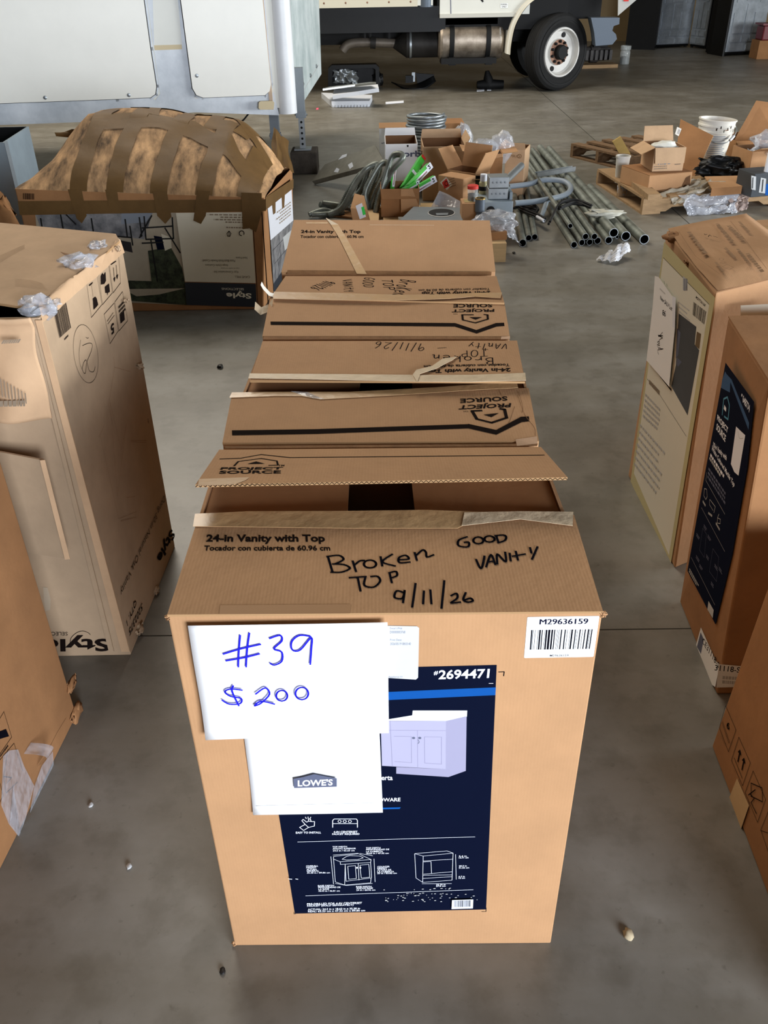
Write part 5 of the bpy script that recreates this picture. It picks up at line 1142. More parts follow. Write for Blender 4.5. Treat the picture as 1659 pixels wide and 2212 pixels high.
c = corners(on(946, 408, 6.66), on(1000, 412, 6.5), .15, HP, on(970, 381, 6.6).z); t, b = carton('small_carton', 'small brown carton with a red label, below the torn carton', c, CARD, False, tape=False)
f = ffront(c).crop(3.318, 640, 230); f.poly([(1030, 545), (1075, 505), (1120, 560), (1080, 600)], CREAM); f.poly([(1045, 545), (1078, 515), (1100, 570), (1065, 590)], RED); f.stroke(circ(1077, 552, 12, 16), 4, PRT); f.lines((1100, 590), (1150, 570), (1095, 520), FAINT, 4, 3, .5); f.mb.build('red_label', b)
c = corners(on(823, 440, 6.46), on(905, 440, 6.46), .26, HP, on(860, 408, 6.46).z, .02); t, b = carton('open_carton', 'open brown carton holding the green and white tube packages', c, CARD_D, True, ((0, -70),), .07)
mb = MB(); a = c[4].lerp(c[5], .52); b2 = c[5]; mb.slab([a + V((0, -.012, 0)), b2 + V((-.05, -.012, 0)), b2 + V((0, -.03, -.13)), a + V((.0, -.03, -.16))], .005, CARD); mb.build('flap', t)
# tube packages
def tube_pack(label, u0, v0, y0, u1, v1, y1, w, split, num):
    a, b = on(u0, v0, y0), on(u1, v1, y1); d = b - a; s = d.cross(V((0, 1, 0))).normalized() * w; n_ = s.cross(d).normalized() * w
    t = thing('bulb_package', label, 'package', a, 'green and white tube packages')
    mb = MB(); mb.box(a - s / 2, s, n_, d, GREEN); body = mb.build('sleeve', t)
    f = Face(a - s / 2, a + s / 2, b - s / 2, eps=.0015); fn = f.n; q = a - s / 2
    if f.n.dot(n_) > 0: q = q + n_; f.o = q
    g = lambda x, y: q + s * x + d * y + fn * .0015
    if split: f.mb.poly([g(0, .12), g(.62, .12), g(.62, 1), g(0, 1)], LWHITE); f.mb.poly([g(.12, .2), g(.4, .2), g(.4, .75), g(.12, .75)], M('pink print', 'b8747a', .6))
    else: f.mb.poly([g(0, .42), g(1, .42), g(1, .5), g(0, .5)], LWHITE)
    f.mb.build('print', body)
    g2 = lambda x, y: q + s * x + d * y + fn * .003
    if num:
        mb = MB(); mb.poly([g2(0, .80), g2(1, .80), g2(1, 1), g2(0, 1)], LWHITE); vs, fs = text_geo('2', .03); mb.add([g2(.85 - .65 * yy, .84 + .09 * xx) + fn * .001 for xx, yy in vs], fs, INK); mb.build('count_panel', body)
    else:
        mb = MB(); mb.poly([g2(0, .93), g2(1, .93), g2(1, 1), g2(0, 1)], RED); mb.build('red_end', body)
tube_pack('longest bright green tube package, rising highest from the open carton', 876, 404, 6.62, 916, 338, 7.05, .045, 0, 0)
tube_pack('upper white-fronted tube package with a figure 2, right of the green one', 886, 404, 6.56, 932, 356, 6.8, .045, 1, 1)
tube_pack('lower white-fronted tube package with a figure 2, leaning farthest right', 890, 416, 6.55, 942, 386, 6.62, .045, 1, 1)
tube_pack('short white-ended tube package with a figure 2, between the two long ones', 876, 413, 6.52, 906, 396, 6.6, .045, 1, 1)
tube_pack('upright green tube package at the left of the open carton', 847, 410, 6.62, 853, 356, 6.8, .03, 1, 0)
# flexible conduit
t = thing('flexible_conduit', 'tangled loops of ribbed flexible steel conduit at the left of the heap', 'conduit', (.0, 6.9, 0))
LOOPS = [([(165, 760), (290, 752), (380, 600), (455, 492), (482, 500), (450, 600), (432, 668)], 7.05), ([(230, 772), (330, 722), (420, 560), (500, 450), (560, 422), (560, 470), (495, 600), (505, 720), (560, 800)], 6.85), ([(290, 778), (400, 665), (470, 590), (525, 440), (585, 418), (592, 480), (525, 650), (545, 800)], 6.95),
 ([(520, 800), (505, 700), (500, 600), (590, 430), (640, 402), (658, 440), (600, 560), (545, 700), (530, 800)], 6.75), ([(560, 790), (600, 640), (650, 470), (690, 360), (745, 342), (762, 372), (700, 440), (655, 520), (590, 640), (565, 790)], 6.65), ([(90, 775), (180, 745), (250, 770), (330, 790), (200, 800), (110, 790)], 7.0), ([(170, 700), (240, 745), (330, 760), (420, 740), (300, 705), (190, 690)], 7.15)]
for k, (pl, y) in enumerate(LOOPS):
    P = []
    for i, p in enumerate(pl):
        q = on(p[0] / 3.318 + 640, p[1] / 3.318 + 230, y + .04 * math.sin(i * 1.3 + k)); q.z = max(q.z, .03); P.append(tuple(q))
    S = smooth(P, 14); R = []
    fine = []
    for a, b in zip(S, S[1:]): fine += [a, a.lerp(b, .5)]
    mb = MB(); mb.tube(fine, .022, PIPE, 9, rs=[.024 if i % 2 else .0165 for i in range(len(fine))]); mb.build('loop', t)
# tilted light fitting leaning on the white carton
q = [at(674, 391, .035), on(829, 349, 7.68), on(810, 313, 8.0), on(702, 357, 8.25)]; q[3].z = max(q[3].z, .16)
q = planar(q, 3); t = thing('light_fixture', 'flat dusty grey light fixture tilted against the white cartons', 'light fixture', q[0])
mb = MB(); mb.slab(q, .045, M('dusty grey metal', '8d897c', .6, .1, var=.2, scale=10)); mb.build('housing', t, bevel=.004); f = Face(*q[:3], eps=.002).crop(3.318, 640, 230)
for pl in ([(270, 470), (290, 440), (310, 450), (300, 475)], [(370, 420), (400, 400), (410, 430), (385, 450)], [(330, 350), (365, 340), (360, 360), (300, 385)]): f.poly(pl, LWHITE)
f.mb.build('torn_tape', t)
q2 = [at(720, 468, .0), at(765, 474, .0), at(775, 462, .0), at(725, 455, .0)]; mb = MB(); mb.slab([p + V((0, 0, .012)) for p in q2], .012, CARD_D); mb.solo('cardboard_strip', 'flat brown cardboard strip on the floor below the ribbed conduit loops', 'cardboard')
# tagged carton leaning
a, b, c_, d_ = on(756, 452, 6.32), on(781, 429, 6.40), on(798, 474, 6.3), on(776, 474, 6.25)
t = thing('small_carton', 'small upright carton with a white label and green sticker, left of the tube packages', 'carton', (-.02, 6.35, 0))
base = [V((a.x + .04, 6.28, 0)), V((a.x + .17, 6.28, 0)), V((a.x + .17, 6.38, 0)), V((a.x + .04, 6.38, 0))]
c = base + [a, on(790, 440, 6.33), on(790, 440, 6.33) + V((0, .1, .02)), b + V((-.03, .02, 0))]; c[4] = on(757, 450, 6.28); c[5] = on(790, 452, 6.28); c[6] = c[5] + V((-.01, .1, .07)); c[7] = c[4] + V((.03, .1, .08))
mb = MB(); mb.hexa(c, CARD); b = mb.build('body', t); f = Face(c[0], c[1], c[4], eps=.002).crop(3.318, 640, 230); f.poly([(425, 712), (470, 690), (500, 790), (455, 808)], LWHITE); f.poly([(465, 722), (485, 715), (498, 772), (478, 780)], GREENS); f.mb.build('label', b)
# knock-out box with round hole
zt = .215; q = [at(864, 474, zt), at(1000, 476, zt), at(1000, 448, zt), at(893, 446, zt)]
t = thing('enclosure', 'flat grey metal enclosure with a round hole in its cover', 'enclosure', q[0]); mb = MB(); mb.hexa([V((p.x, p.y, HP)) for p in q] + q, DGREY); body = mb.build('housing', t, bevel=.004)
f = Face(q[0], q[1], q[2], eps=.002).crop(3.318, 640, 230); f.poly(circ(1040, 764, 98, 31, 28), LGREY); f.k += .5; f.poly(circ(1040, 762, 92, 27, 28), BLACK); f.k += .5; f.poly([(1000, 768), (1090, 766), (1085, 782), (1005, 784)], DGREY); f.mb.build('round_hole', body)
mb = MB(); q_ = [on(931, 448, 6.42), on(949, 412, 6.5), on(1001, 437, 6.5), on(1001, 452, 6.42)]; mb.grid(lambda u, v: q_[0].lerp(q_[3], u).lerp(q_[1].lerp(q_[2], u), v) + V((0, .02 * math.sin(5 * u), 0)), 12, 5, FILM2); mb.solo('plastic_sheet', 'stiff clear plastic sheet leaning behind the grey enclosure', 'plastic sheet', solid=.002)
c = corners(on(998, 460, 6.02), on(1028, 460, 6.02), .16, HP, on(1010, 440, 6.02).z); t, b = carton('small_carton', 'small plain carton under the jar with the red lid', c, CARD, False)
f = Face(c[4], c[5], c[6], eps=.002); f.mb.poly([c[4].lerp(c[5], x).lerp(c[7].lerp(c[6], x), y) + V((0, 0, .002)) for x, y in ((.2, .2), (.8, .2), (.8, .8), (.2, .8))], M('ochre label', 'a8925f', .7)); f.mb.build('top_label', b)
zj = c[4].z; p = V(((c[0].x + c[1].x) / 2 + .03, c[0].y + .09, zj)); t = thing('jar', 'clear plastic jar with a bright red lid', 'jar', p)
mb = MB(); mb.lathe([(0, 0), (.035, 0), (.036, .01), (.036, .075), (.033, .08)], p, (0, 0, 1), GLASSY, 20); mb.lathe([(0, .004), (.031, .004), (.031, .045), (0, .05)], p, (0, 0, 1), DSTEEL, 16); mb.build('body', t)
mb = MB(); mb.lathe([(.038, .078), (.038, .098), (.034, .102), (0, .102)], p, (0, 0, 1), RED, 20); mb.build('lid', t)
p = on(1036, 460, 6.0); p.z = HP; t = thing('pipe_fitting', 'shiny silver threaded fitting with a gold rim, beside the small carton', 'fitting', p); h = on(1036, 430, 6.0).z - HP
mb = MB(); mb.lathe([(0, 0), (.034, 0), (.034, h * .3), (.026, h * .35), (.026, h * .6), (.034, h * .65), (.034, h), (.028, h), (.028, h - .04), (0, h - .04)], p, (0, 0, 1), CHROME, 20); mb.build('body', t); mb = MB(); mb.lathe([(.028, h), (.036, h + .001), (.036, h + .008), (.028, h + .008)], p, (0, 0, 1), M('brass', 'b59a5a', .3, .8), 20); mb.build('rim', t)
p = on(1043, 420, 6.45); p.z = HP; h = on(1043, 376, 6.45).z - HP; t = thing('spray_can', 'tall pale gold can standing behind the red-lidded jar', 'can', p)
mb = MB(); mb.lathe([(0, 0), (.03, 0), (.03, h * .8), (.024, h * .84)], p, (0, 0, 1), M('pale gold', 'c4bd92', .4, .3), 20); mb.build('body', t); mb = MB(); mb.lathe([(.024, h * .84), (.024, h), (0, h)], p, (0, 0, 1), LWHITE, 16); mb.build('cap', t); mb = MB(); mb.lathe([(.031, h * .62), (.031, h * .72)], p, (0, 0, 1), BLACK, 20); mb.build('band', t)
c = corners(on(1019, 400, 6.62), on(1062, 400, 6.62), .14, HP, on(1040, 388, 6.62).z); carton('dark_tray', 'dark green open tray behind the pale gold can', c, M('dark green card', '2c3424', .6), True, ((0, 10),), .05, cat='tray', inner=BLACK)
c = corners(on(1041, 450, 6.18), on(1108, 448, 6.2), .3, HP, on(1070, 437, 6.18).z); t, b = carton('tool_box', 'blue grey steel box carrying two small junction boxes', c, BLUEGREY, False, cat='steel box'); zt = c[4].z
mb = MB(); q = on(1060, 455, 6.178); mb.lathe([(.03, 0), (0, .001)], V((q.x, c[0].y - .001, q.z)), (0, -1, 0), BLACK, 16); mb.build('knockout', b); mb = MB(); mb.box(c[5] + V((-.02, .05, 0)), V((.02, 0, 0)), V((0, .2, 0)), V((0, 0, .05)), BLUEGREY); mb.build('side_lip', t)
for k, lb in enumerate(('lower small galvanized junction box, stacked on the blue grey steel box', 'upper small galvanized junction box, topmost of the two stacked')):
    c = corners(on(1054 + k, 420, 6.26), on(1098, 420, 6.26), .13, zt + .076 * k, zt + .074 + .076 * k); c = [V((p.x, p.y, p.z)) for p in c]
    t, b = carton('junction_box', lb, c, STEEL, False, cat='junction box'); mb = MB()
    for x in (.2, .4, .6, .8): mb.lathe([(.008, 0), (0, .002)], c[0].lerp(c[1], x) + V((0, -.001, .04)), (0, -1, 0), DGREY, 8)
    mb.build('knockouts', b)
a, b = on(1089, 394, 6.45), on(1126, 358, 6.95); t = thing('conduit_stub', 'short galvanized tube propped at a slant above the junction boxes', 'tube', a); mb = MB(); mb.pipe(a, b, .026, STEEL, BLACK); mb.build('tube', t)
# film heap at the front right of the heap
mb = MB(); p = on(1075, 500, 5.9); vs, fs = crumple((p.x - .02, p.y, HP), (.14, .09, .15), 31, 4, .4); mb.add(vs, fs, FILM2, True); mb.solo('plastic_film', 'crumpled clear film heaped in front of the blue grey steel box', 'plastic film')
mb = MB(); P = [on(1060, 490, 5.86), on(1105, 485, 5.86), on(1122, 527, 5.85), on(1100, 510, 5.8)]; mb.grid(lambda u, v: P[0].lerp(P[1], u).lerp(P[3].lerp(P[2], u), v) + disp(V((u * 3, v * 3, 0)), .02, 2, 4), 12, 8, FILM2); mb.solo('plastic_film', 'pointed flap of clear film hanging over the pallet edge toward the pipes', 'plastic film', solid=.001)
mb = MB(); mb.box(at(1060, 520, HP) + V((-.05, 0, 0)), V((.16, .02, 0)), V((0, .16, 0)), V((0, 0, .05)), CARD_D); mb.solo('small_carton', 'flat brown carton on the pallet corner under the crumpled film', 'carton')

# ------------------------------------------------------------------ steel pipes on the floor
PG = 'loose steel pipes on the floor'
PIPES = [(1129, 525, 1105, 398, .027, 0, 'leftmost of the three steel pipes beside the heap'), (1142, 514, 1120, 398, .022, 0, 'middle of the three steel pipes beside the heap'), (1155, 512, 1135, 398, .022, 0, 'rightmost of the three steel pipes beside the heap'),
 (1240, 529, 1121, 345, .023, 0, 'steel pipe at the left edge of the main bundle, lying on the floor'), (1257, 524, 1132, 337, .022, 0, 'second floor-level steel pipe from the left of the main bundle'), (1274, 523, 1144, 333, .022, 0, 'third floor-level steel pipe from the left of the main bundle'), (1291, 520, 1156, 330, .024, 0, 'fourth floor-level steel pipe from the left of the main bundle'),
 (1315, 519, 1169, 326, .026, 0, 'fifth floor-level steel pipe from the left of the main bundle'), (1352, 510, 1186, 322, .033, 0, 'wide steel pipe just left of the short separate one'), (1392, 517, 1274, 405, .034, 0, 'short wide steel pipe lying apart at the right of the bundle'),
 (1265, 511, 1137, 327, .022, .043, 'left steel pipe of the upper layer of the bundle'), (1284, 511, 1150, 324, .022, .045, 'middle steel pipe of the upper layer of the bundle'), (1326, 503, 1166, 319, .032, .040, 'widest steel pipe of the upper layer, taped to the bundle'),
 (1333, 512, 1168, 327, .012, 0, 'thin steel pipe left of the pair under the widest pipe'), (1340, 510, 1171, 326, .012, 0, 'thin steel pipe right of the pair under the widest pipe'), (1232, 488, 1131, 361, .017, .085, 'thin steel pipe slanting across the top of the bundle')]
for (u0, v0, u1, v1, r, z, lb) in PIPES:
    p0, p1 = at(u0, v0, r + z), at(u1, v1, r + z)
    if 'slanting' in lb: p1.z += .06
    t = thing('steel_pipe', lb, 'pipe', V((p0.x, p0.y, z)), PG); mb = MB(); mb.pipe(p0, p1, r, PIPE, BLACK, 16); mb.build('pipe', t)
mb = MB(); mb.tube([tuple(p) for p in smooth([tuple(at(u, v, .135 if k < 4 else .11)) for k, (u, v) in enumerate(((1099, 403), (1140, 398), (1175, 389), (1215, 391), (1233, 406), (1218, 422), (1165, 434), (1112, 439)))], 8)], .022, PIPE_G, 12); mb.solo('bent_conduit', 'bent grey conduit lying in a loop across the steel pipes', 'conduit')
mb = MB(); mb.tube([tuple(at(1184, 425, .10)), tuple(at(1176, 450, .08)), tuple(at(1168, 472, .03))], .018, PIPE_G, 10); mb.solo('bent_conduit', 'short grey conduit end between the pipe groups, below the conduit loop', 'conduit')
t = thing('strut_channel', 'slotted steel strut channel laid across the top of the pipes', 'channel', at(1160, 382, .12)); a, b = at(1160, 384, .115), at(1243, 370, .115); d = b - a; n_ = V((-d.y, d.x, 0)).normalized() * .045
mb = MB(); mb.box(a, d, n_, V((0, 0, .005)), STEEL); mb.box(a, d, n_ * .08, V((0, 0, .04)), STEEL); mb.box(a + n_ * .92, d, n_ * .08, V((0, 0, .04)), STEEL); mb.build('channel', t); mb = MB(); mb.box(a + V((0, 0, .006)) + n_ * .35, d, n_ * .3, V((0, 0, .001)), BLACK); mb.build('slot', t)
for lb, pts in (('black cable looped between the two pipe groups, its white end stripped', ((1110, 450), (1125, 444), (1150, 446), (1160, 458), (1140, 452), (1118, 450), (1135, 458), (1160, 468), (1175, 477))), ('black cable bundle looped over the main pipe bundle', ((1185, 484), (1205, 445), (1225, 436), (1250, 438), (1275, 448), (1262, 444), (1235, 441), (1208, 452)))):
    z = .06 if 'two' in lb else .125; t = thing('power_cable', lb, 'cable', at(*pts[0], 0))
    P = smooth([tuple(at(u, v, z + .01 * math.sin(i))) for i, (u, v) in enumerate(pts)], 8)
    for k in range(2): mb = MB(); mb.tube([p + V((.012 * k, .02 * k, .01 * k)) for p in P], .009, BLACK, 7); mb.build('strand', t)
    if 'two' in lb: mb = MB(); mb.tube([P[-9], P[-1]], .0115, LWHITE, 7); mb.build('white_end', t)
mb = MB(); vs, fs = crumple(tuple(at(1303, 470, .075)), (.13, .07, .05), 51, 3, .5); vs = [p + V((-.25 * (p.y - vs[0].y), 0, 0)) for p in vs]; mb.add(vs, fs, M('grimy paper tape', 'b9b7a8', .7), True); mb.solo('paper_wrap', 'scrap of whitish tape wrapped over the right of the pipe bundle', 'tape')
# crumpled paper
mb = MB(); P = [at(1287, 566), at(1326, 574), at(1361, 556), at(1318, 548)]
def pap(u, v):
    p = P[0].lerp(P[1], u).lerp(P[3].lerp(P[2], u), v); return p + V((0, 0, .008 + .07 * max(0, math.sin(3 * u * 1.1 - .6)) * v + .02 * abs(math.sin(8 * u + 5 * v)))) + disp(V((u * 3, v * 3, 1)), .012, 3, 2)
mb.grid(pap, 14, 12, M('crumpled grey paper', 'c9cacd', .8), False); t = thing('crumpled_paper', 'crumpled white paper lying on the floor in front of the pipes', 'paper', P[0]); mb.build('sheet', t, solid=.001)
mb = MB(); mb.add([p + V((0, .02, .03)) for p in [at(1318, 556), at(1326, 558), at(1324, 553), at(1317, 551)]], [(0, 1, 2, 3)], BLACK); 

# ------------------------------------------------------------------ pallets and rubbish to the right
pallet('grey weathered pallet lying empty behind the stacked cartons', (1.96, 9.22, 0), (.88 * .9, .47 * .9, 0), (.38, -.70, 0), .13, 5, WOOD_D, .45)
O = at(1386, 464); ex = V((.983, .183, 0))
pallet('notched wooden pallet carrying cartons, bucket and plastic film', O, ex * 1.25, V((-.12, 1.1, 0)), .13, 6, WOOD, .25)
HB2 = .131
a, b = at(1398, 417, HB2), at(1490, 408, HB2); zt = on(1400, 380, a.y).z
c = corners(a, b, .42, HB2, zt); t, b_ = carton('low_carton', 'low brown carton with a scorched corner, carrying the open stamped carton', c, CARD, False)
f = ffront(c).crop(4.377, 1280, 210); SC_ = M('scorched cardboard', '6b4a2e', .9, var=.4, scale=20)
f.poly([(880, 760), (925, 735), (918, 850), (835, 855)], SC_); f.poly([(540, 890), (700, 868), (640, 890), (545, 905)], SC_); f.mb.build('scorch_mark', b_)
mb = MB(); mb.slab([p + V((0, 0, .004)) for p in c[4:]], .004, CARD_D); mb.build('top_flap', t)
z0 = zt + .005; a, b = at(1408, 371, z0), at(1474, 369, z0); z1 = on(1412, 345, a.y).z + .03; z1 = on(1410, 320, a.y).z
c = corners(a, b, .30, z0, z1); t, b_ = carton('open_carton', 'open tan carton with faded blue letters, stacked on the low carton', c, CARD_W, True, ((0, -78), (2, 70), (3, -25)), .115)
f = ffront(c).crop(4.377, 1280, 210); f.text('ATLAS', (618, 640), (735, 632), (618, 596), M('faded blue print', '7f8b94', .8), .03); f.lines((580, 690), (740, 680), (580, 650), FAINT_G, 2, 3, .4); f.lines((775, 645), (835, 640), (775, 590), FAINT_G, 3, 4, .5); f.mb.build('faded_print', b_)
mb = MB(); vs, fs = crumple(((c[0].x + c[1].x) / 2, (c[0].y + c[2].y) / 2, z1 - .08), (.10, .08, .10), 61, 3, .3); mb.add(vs, fs, WHITE_P, True); mb.solo('packing_paper', 'rounded white packing paper inside the open tan carton', 'packing paper')
# cup
p = at(1341, 382, HB2); p.z = HB2; h = .16; t = thing('plastic_tub', 'translucent white plastic tub on the pallet left of the cartons', 'tub', p)
mb = MB(); mb.lathe([(0, 0), (.048, 0), (.058, h), (.062, h), (.062, h + .012), (.052, h + .012), (.05, h - .02), (.044, .01), (0, .01)], p, (0, 0, 1), M('milky plastic', 'c9c6bd', .4), 24); mb.build('body', t)
# boards
a, b = at(1410, 432, HB2), at(1352, 386, HB2); d = b - a; mb = MB(); mb.box(V((a.x - .04, a.y, HB2)), V((.1, .015, 0)), V((d.x, d.y, 0)), V((0, 0, .04)), WOOD); mb.solo('wood_board', 'thick yellowish board end lying on the pallet before the low carton', 'board')
a, b = at(1362, 332, .13), on(1341, 295, 8.75); mb = MB(); d = b - a; s = d.cross(V((0, 1, 0))).normalized() * .085; mb.box(a, s, V((0, .03, 0)), d, M('yellow pine', 'a98f55', .8, var=.2)); mb.solo('wood_board', 'yellow wood offcut propped on the empty grey pallet', 'board')
# leaning sheet
q = [on(1452, 388, 7.75), on(1497, 402, 7.62), on(1541, 293, 7.95), on(1470, 257, 8.15)]; q[0].z = max(q[0].z, HB2); q[1].z = HB2 + .0
q = planar(q); mb = MB(); mb.slab(q, .006, CARD_D, EDGE); t = thing('cardboard_sheet', 'stiff brown cardboard sheet leaning between the cartons and the bucket', 'cardboard', q[0]); sh_ = mb.build('sheet', t)
f = Face(q[0], q[1], q[2], eps=.002).crop(4.377, 1280, 210); f.poly([(800, 282), (842, 300), (815, 370), (780, 350)], STICK); f.bars((798, 345), (818, 352), (812, 302), GRY, 8, 2); f.mb.build('barcode_sticker', sh_)
# bucket
p = at(1540, 351, HB2); p.y += .12; p.z = HB2; h = on(1552, 256, p.y).z - HB2; ax = V((.06, .0, 1)).normalized()
t = thing('bucket', 'dirty white plastic bucket with wire handle and dried brown filling', 'bucket', p)
mb = MB(); mb.lathe([(0, 0), (.125, 0), (.13, .01), (.15, h * .68), (.158, h * .69), (.158, h * .73), (.152, h * .74), (.154, h * .82), (.162, h * .83), (.162, h * .87), (.156, h * .88), (.158, h * .97), (.166, h * .975), (.166, h), (.150, h), (.146, h - .09)], p, ax, M('bucket white', 'dedbd0', .4, var=.08, scale=10), 36); bu = mb.build('body', t)
mb = MB(); vs, fs = crumple((0, 0, 0), (.142, .142, .05), 71, 3, .25); mb.add([p + ax * (h - .10) + v for v in vs], fs, M('dried brown joint filler', '9a6c48', .95, var=.4, scale=20), True); mb.build('filling', t)
f = Face(p + V((-.1, -.165, 0)), p + V((.1, -.165, 0)), p + V((-.1, -.165, .3)), eps=.002); f.crop(4.377, 1280, 210)
mb = MB(); rnd = random.Random(5)
for i in range(11):      # printed instruction lines wrap round the bucket
    z = h * (.12 + .05 * i); r_ = .127 + .023 * z / h * 1.4 + .003; a0 = -2.2 + rnd.uniform(-.15, .1); a1 = -1.0 + rnd.uniform(-.3, .1)
    mb.grid(lambda u, v: p + ax * (z + v * .008) + V((math.cos(a0 + (a1 - a0) * u) * r_, math.sin(a0 + (a1 - a0) * u) * r_, 0)), 12, 1, M('bucket print', '8f96a0', .6))
mb.build('printed_lines', bu)
for i in range(7):
    a0 = -1.9 + i * .2; z = h * (.78 + .05 * math.sin(i * 2.1)); mb = MB(); mb.grid(lambda u, v: p + ax * (z + v * .022) + V((math.cos(a0 + u * .05) * .1645, math.sin(a0 + u * .05) * .1645, 0)), 3, 2, PRT); mb.build('dark_smear', bu)
mb = MB(); hp = [p + ax * (h * .8) + V((math.cos(a) * .175, math.sin(a) * .185, -.11 * math.sin(-a) ** 2 if a < 0 else 0)) for a in [-math.pi + i * math.pi / 20 for i in range(21)]]; mb.tube(hp, .004, STEEL, 6); hd = mb.build('wire_handle', t)
mb = MB(); mb.tube(hp[13:16], .012, LWHITE, 8); mb.build('grip', hd)
# right-hand carton with raised flap
a = at(1612, 372, HB2); c = corners((a.x + .10, a.y + .60), (a.x + .75, a.y + .68), .45, HB2, on(1600, 305, a.y + .60).z); t, b_ = carton('large_carton', 'large brown carton with a tall raised flap at the right edge', c, CARD_D, True)
mb = MB(); y = c[2].y - .1; mb.slab([on(1585, 305, y), on(1690, 320, y - .05), on(1690, 225, y + .1), on(1634, 217, y + .1)], .006, CARD_D, EDGE); mb.build('flap', t)
mb = MB(); mb.slab([c[4] + V((0, -.22, -.06)), c[5] + V((0, -.25, -.08)), c[5], c[4]], .006, CARD_D, EDGE); mb.build('flap', t)
a = at(1612, 395, HB2); c = corners((a.x, a.y), (a.x + .4, a.y + .07), .3, HB2, on(1620, 328, a.y).z); t, b_ = carton('small_carton', 'brown carton full of bunched clear film, beside the raised flap', c, CARD, True, ((0, 20),), .1)
mb = MB(); vs, fs = crumple((c[0].x + .2, c[0].y + .12, c[4].z - .1), (.17, .15, .2), 81, 3, .5); mb.add(vs, fs, FILM2, True); mb.solo('plastic_film', 'bunched clear film filling the brown carton at the right edge', 'plastic film')
# black bag, flat card, printed box
p = at(1560, 388, HB2); mb = MB(); vs, fs = crumple((p.x - .02, p.y + .02, HB2), (.2, .13, .17), 83, 4, .45); mb.add(vs, fs, BLACKP, True); mb.solo('black_bag', 'crumpled black plastic bag in front of the white bucket', 'plastic bag')
q = [at(1538, 407, .19), at(1626, 400, .19), at(1605, 379, .2), at(1522, 381, .2)]; mb = MB(); mb.slab(q, .008, CARD, EDGE); t = thing('cardboard_piece', 'flat piece of brown cardboard lying in front of the black bag', 'cardboard', q[0]); mb.build('panel', t); mb = MB(); mb.slab([q[0], V((q[0].x, q[0].y, HB2)), V((q[1].x, q[1].y, HB2)), q[1]], .006, CARD_D); mb.build('folded_edge', t)
a = at(1623, 428, HB2); c = corners((a.x, a.y + .02), (a.x + .35, a.y + .1), .22, HB2, on(1625, 376, a.y + .02).z); t, b_ = carton('printed_carton', 'dark printed carton with pale and blue panels at the right edge', c, M('dark print carton', '3d4246', .5), False)
f = ffront(c).crop(4.377, 1280, 210); f.poly([(1500, 740), (1545, 750), (1540, 880), (1500, 870)], LGREY); f.poly([(1590, 760), (1640, 770), (1630, 910), (1570, 900)], LGREY); f.poly([(1640, 820), (1700, 820), (1700, 930), (1630, 925)], BLUE); f.k += .4; f.stroke([(1515, 760), (1510, 860)], 8, BLACK); f.stroke([(1610, 780), (1600, 890)], 10, BLACK); f.mb.build('printed_panels', b_)
p = on(1665, 362, a.y + .1); t = thing('spray_can', 'white spray can at the right edge of the photo by the printed carton', 'can', V((p.x - .01, p.y, c[4].z)))
mb = MB(); mb.lathe([(0, 0), (.035, 0), (.035, .13), (.02, .15), (.02, .17), (0, .17)], V((p.x - .01, p.y, c[4].z)), (0, 0, 1), LWHITE, 16); mb.build('body', t)
# films
def drape(lb, quad, seed, nx, ny, amp, mat):
    mb = MB(); Q = [V(p) for p in quad]
    mb.grid(lambda u, v: Q[0].lerp(Q[1], u).lerp(Q[3].lerp(Q[2], u), v) + disp(V((u * 3, v * 3, seed)), amp, 1.6, seed) + disp(V((u * 8, v * 8, seed)), amp * .5, 1.6, seed), nx, ny, mat); mb.solo('plastic_film', lb, 'plastic film', solid=.001)
drape('creamy film trailing from the carton across the front pallet edge', [on(1420, 425, 7.0), on(1468, 440, 6.86), on(1560, 392, 7.1), on(1500, 385, 7.25)], 3, 24, 16, .035, film('creamy film', 'c9bda6', .75, .35))
drape('large clear film sheet hanging off the front of the pallet to the floor', [on(1486, 470, 6.82), on(1590, 462, 6.86), on(1600, 410, 7.02), on(1470, 420, 6.9)], 4, 26, 18, .035, FILM2)
drape('clear film with brownish tint hanging at the right of the pallet front', [on(1580, 462, 6.9), on(1612, 448, 6.92), on(1626, 412, 7.05), on(1570, 415, 7.0)], 5, 18, 14, .03, film('tinted film', 'c5aea2', .6, .25))
mb = MB(); vs, fs = crumple(tuple(at(1345, 425, .01)), (.05, .04, .12), 90, 3, .6); mb.add(vs, fs, FILM2, True); mb.solo('plastic_film', 'small scrap of clear film caught on the pallet left edge', 'plastic film')

# ------------------------------------------------------------------ beside and under the truck
t = thing('gearbox', 'greasy grey gearbox casting lying on a plank behind the truck wheel', 'gearbox', at(1300, 138))
a, b = at(1262, 140, .06), at(1335, 138, .06); L = (b - a).length; dx = (b - a).normalized()
zt = on(1300, 100, a.y).z; Rg = (zt - .06) / 2; GM = M('greasy casting', '4d4a48', .6, .3, var=.3, scale=9)
mb = MB(); mb.lathe([(0, 0), (Rg * .8, 0), (Rg * .85, L * .3), (Rg, L * .32), (Rg, L * .55), (Rg * .8, L * .6), (Rg * .75, L * .9), (Rg * .5, L * .95), (0, L * .95)], a + V((0, .3, Rg)) - dx * .05, dx, GM, 10); body = mb.build('casing', t)
for k in range(6): mb = MB(); mb.cbox(a + dx * (L * (.1 + k * .14)) + V((0, .3 - Rg * .9, Rg * .4)), .05, .12, Rg * 1.1, GM); mb.build('rib', t)
mb = MB(); mb.cbox(a + dx * L * .5 + V((0, .3, Rg * 1.8)), .25, .25, .12, BLACK); mb.build('cover', t)
mb = MB(); mb.box(V((a.x - .1, a.y - .02, 0)), dx * (L + .1), V((0, .4, 0)), V((0, 0, .055)), WOOD); mb.solo('plank', 'wooden plank under the greasy gearbox', 'plank')
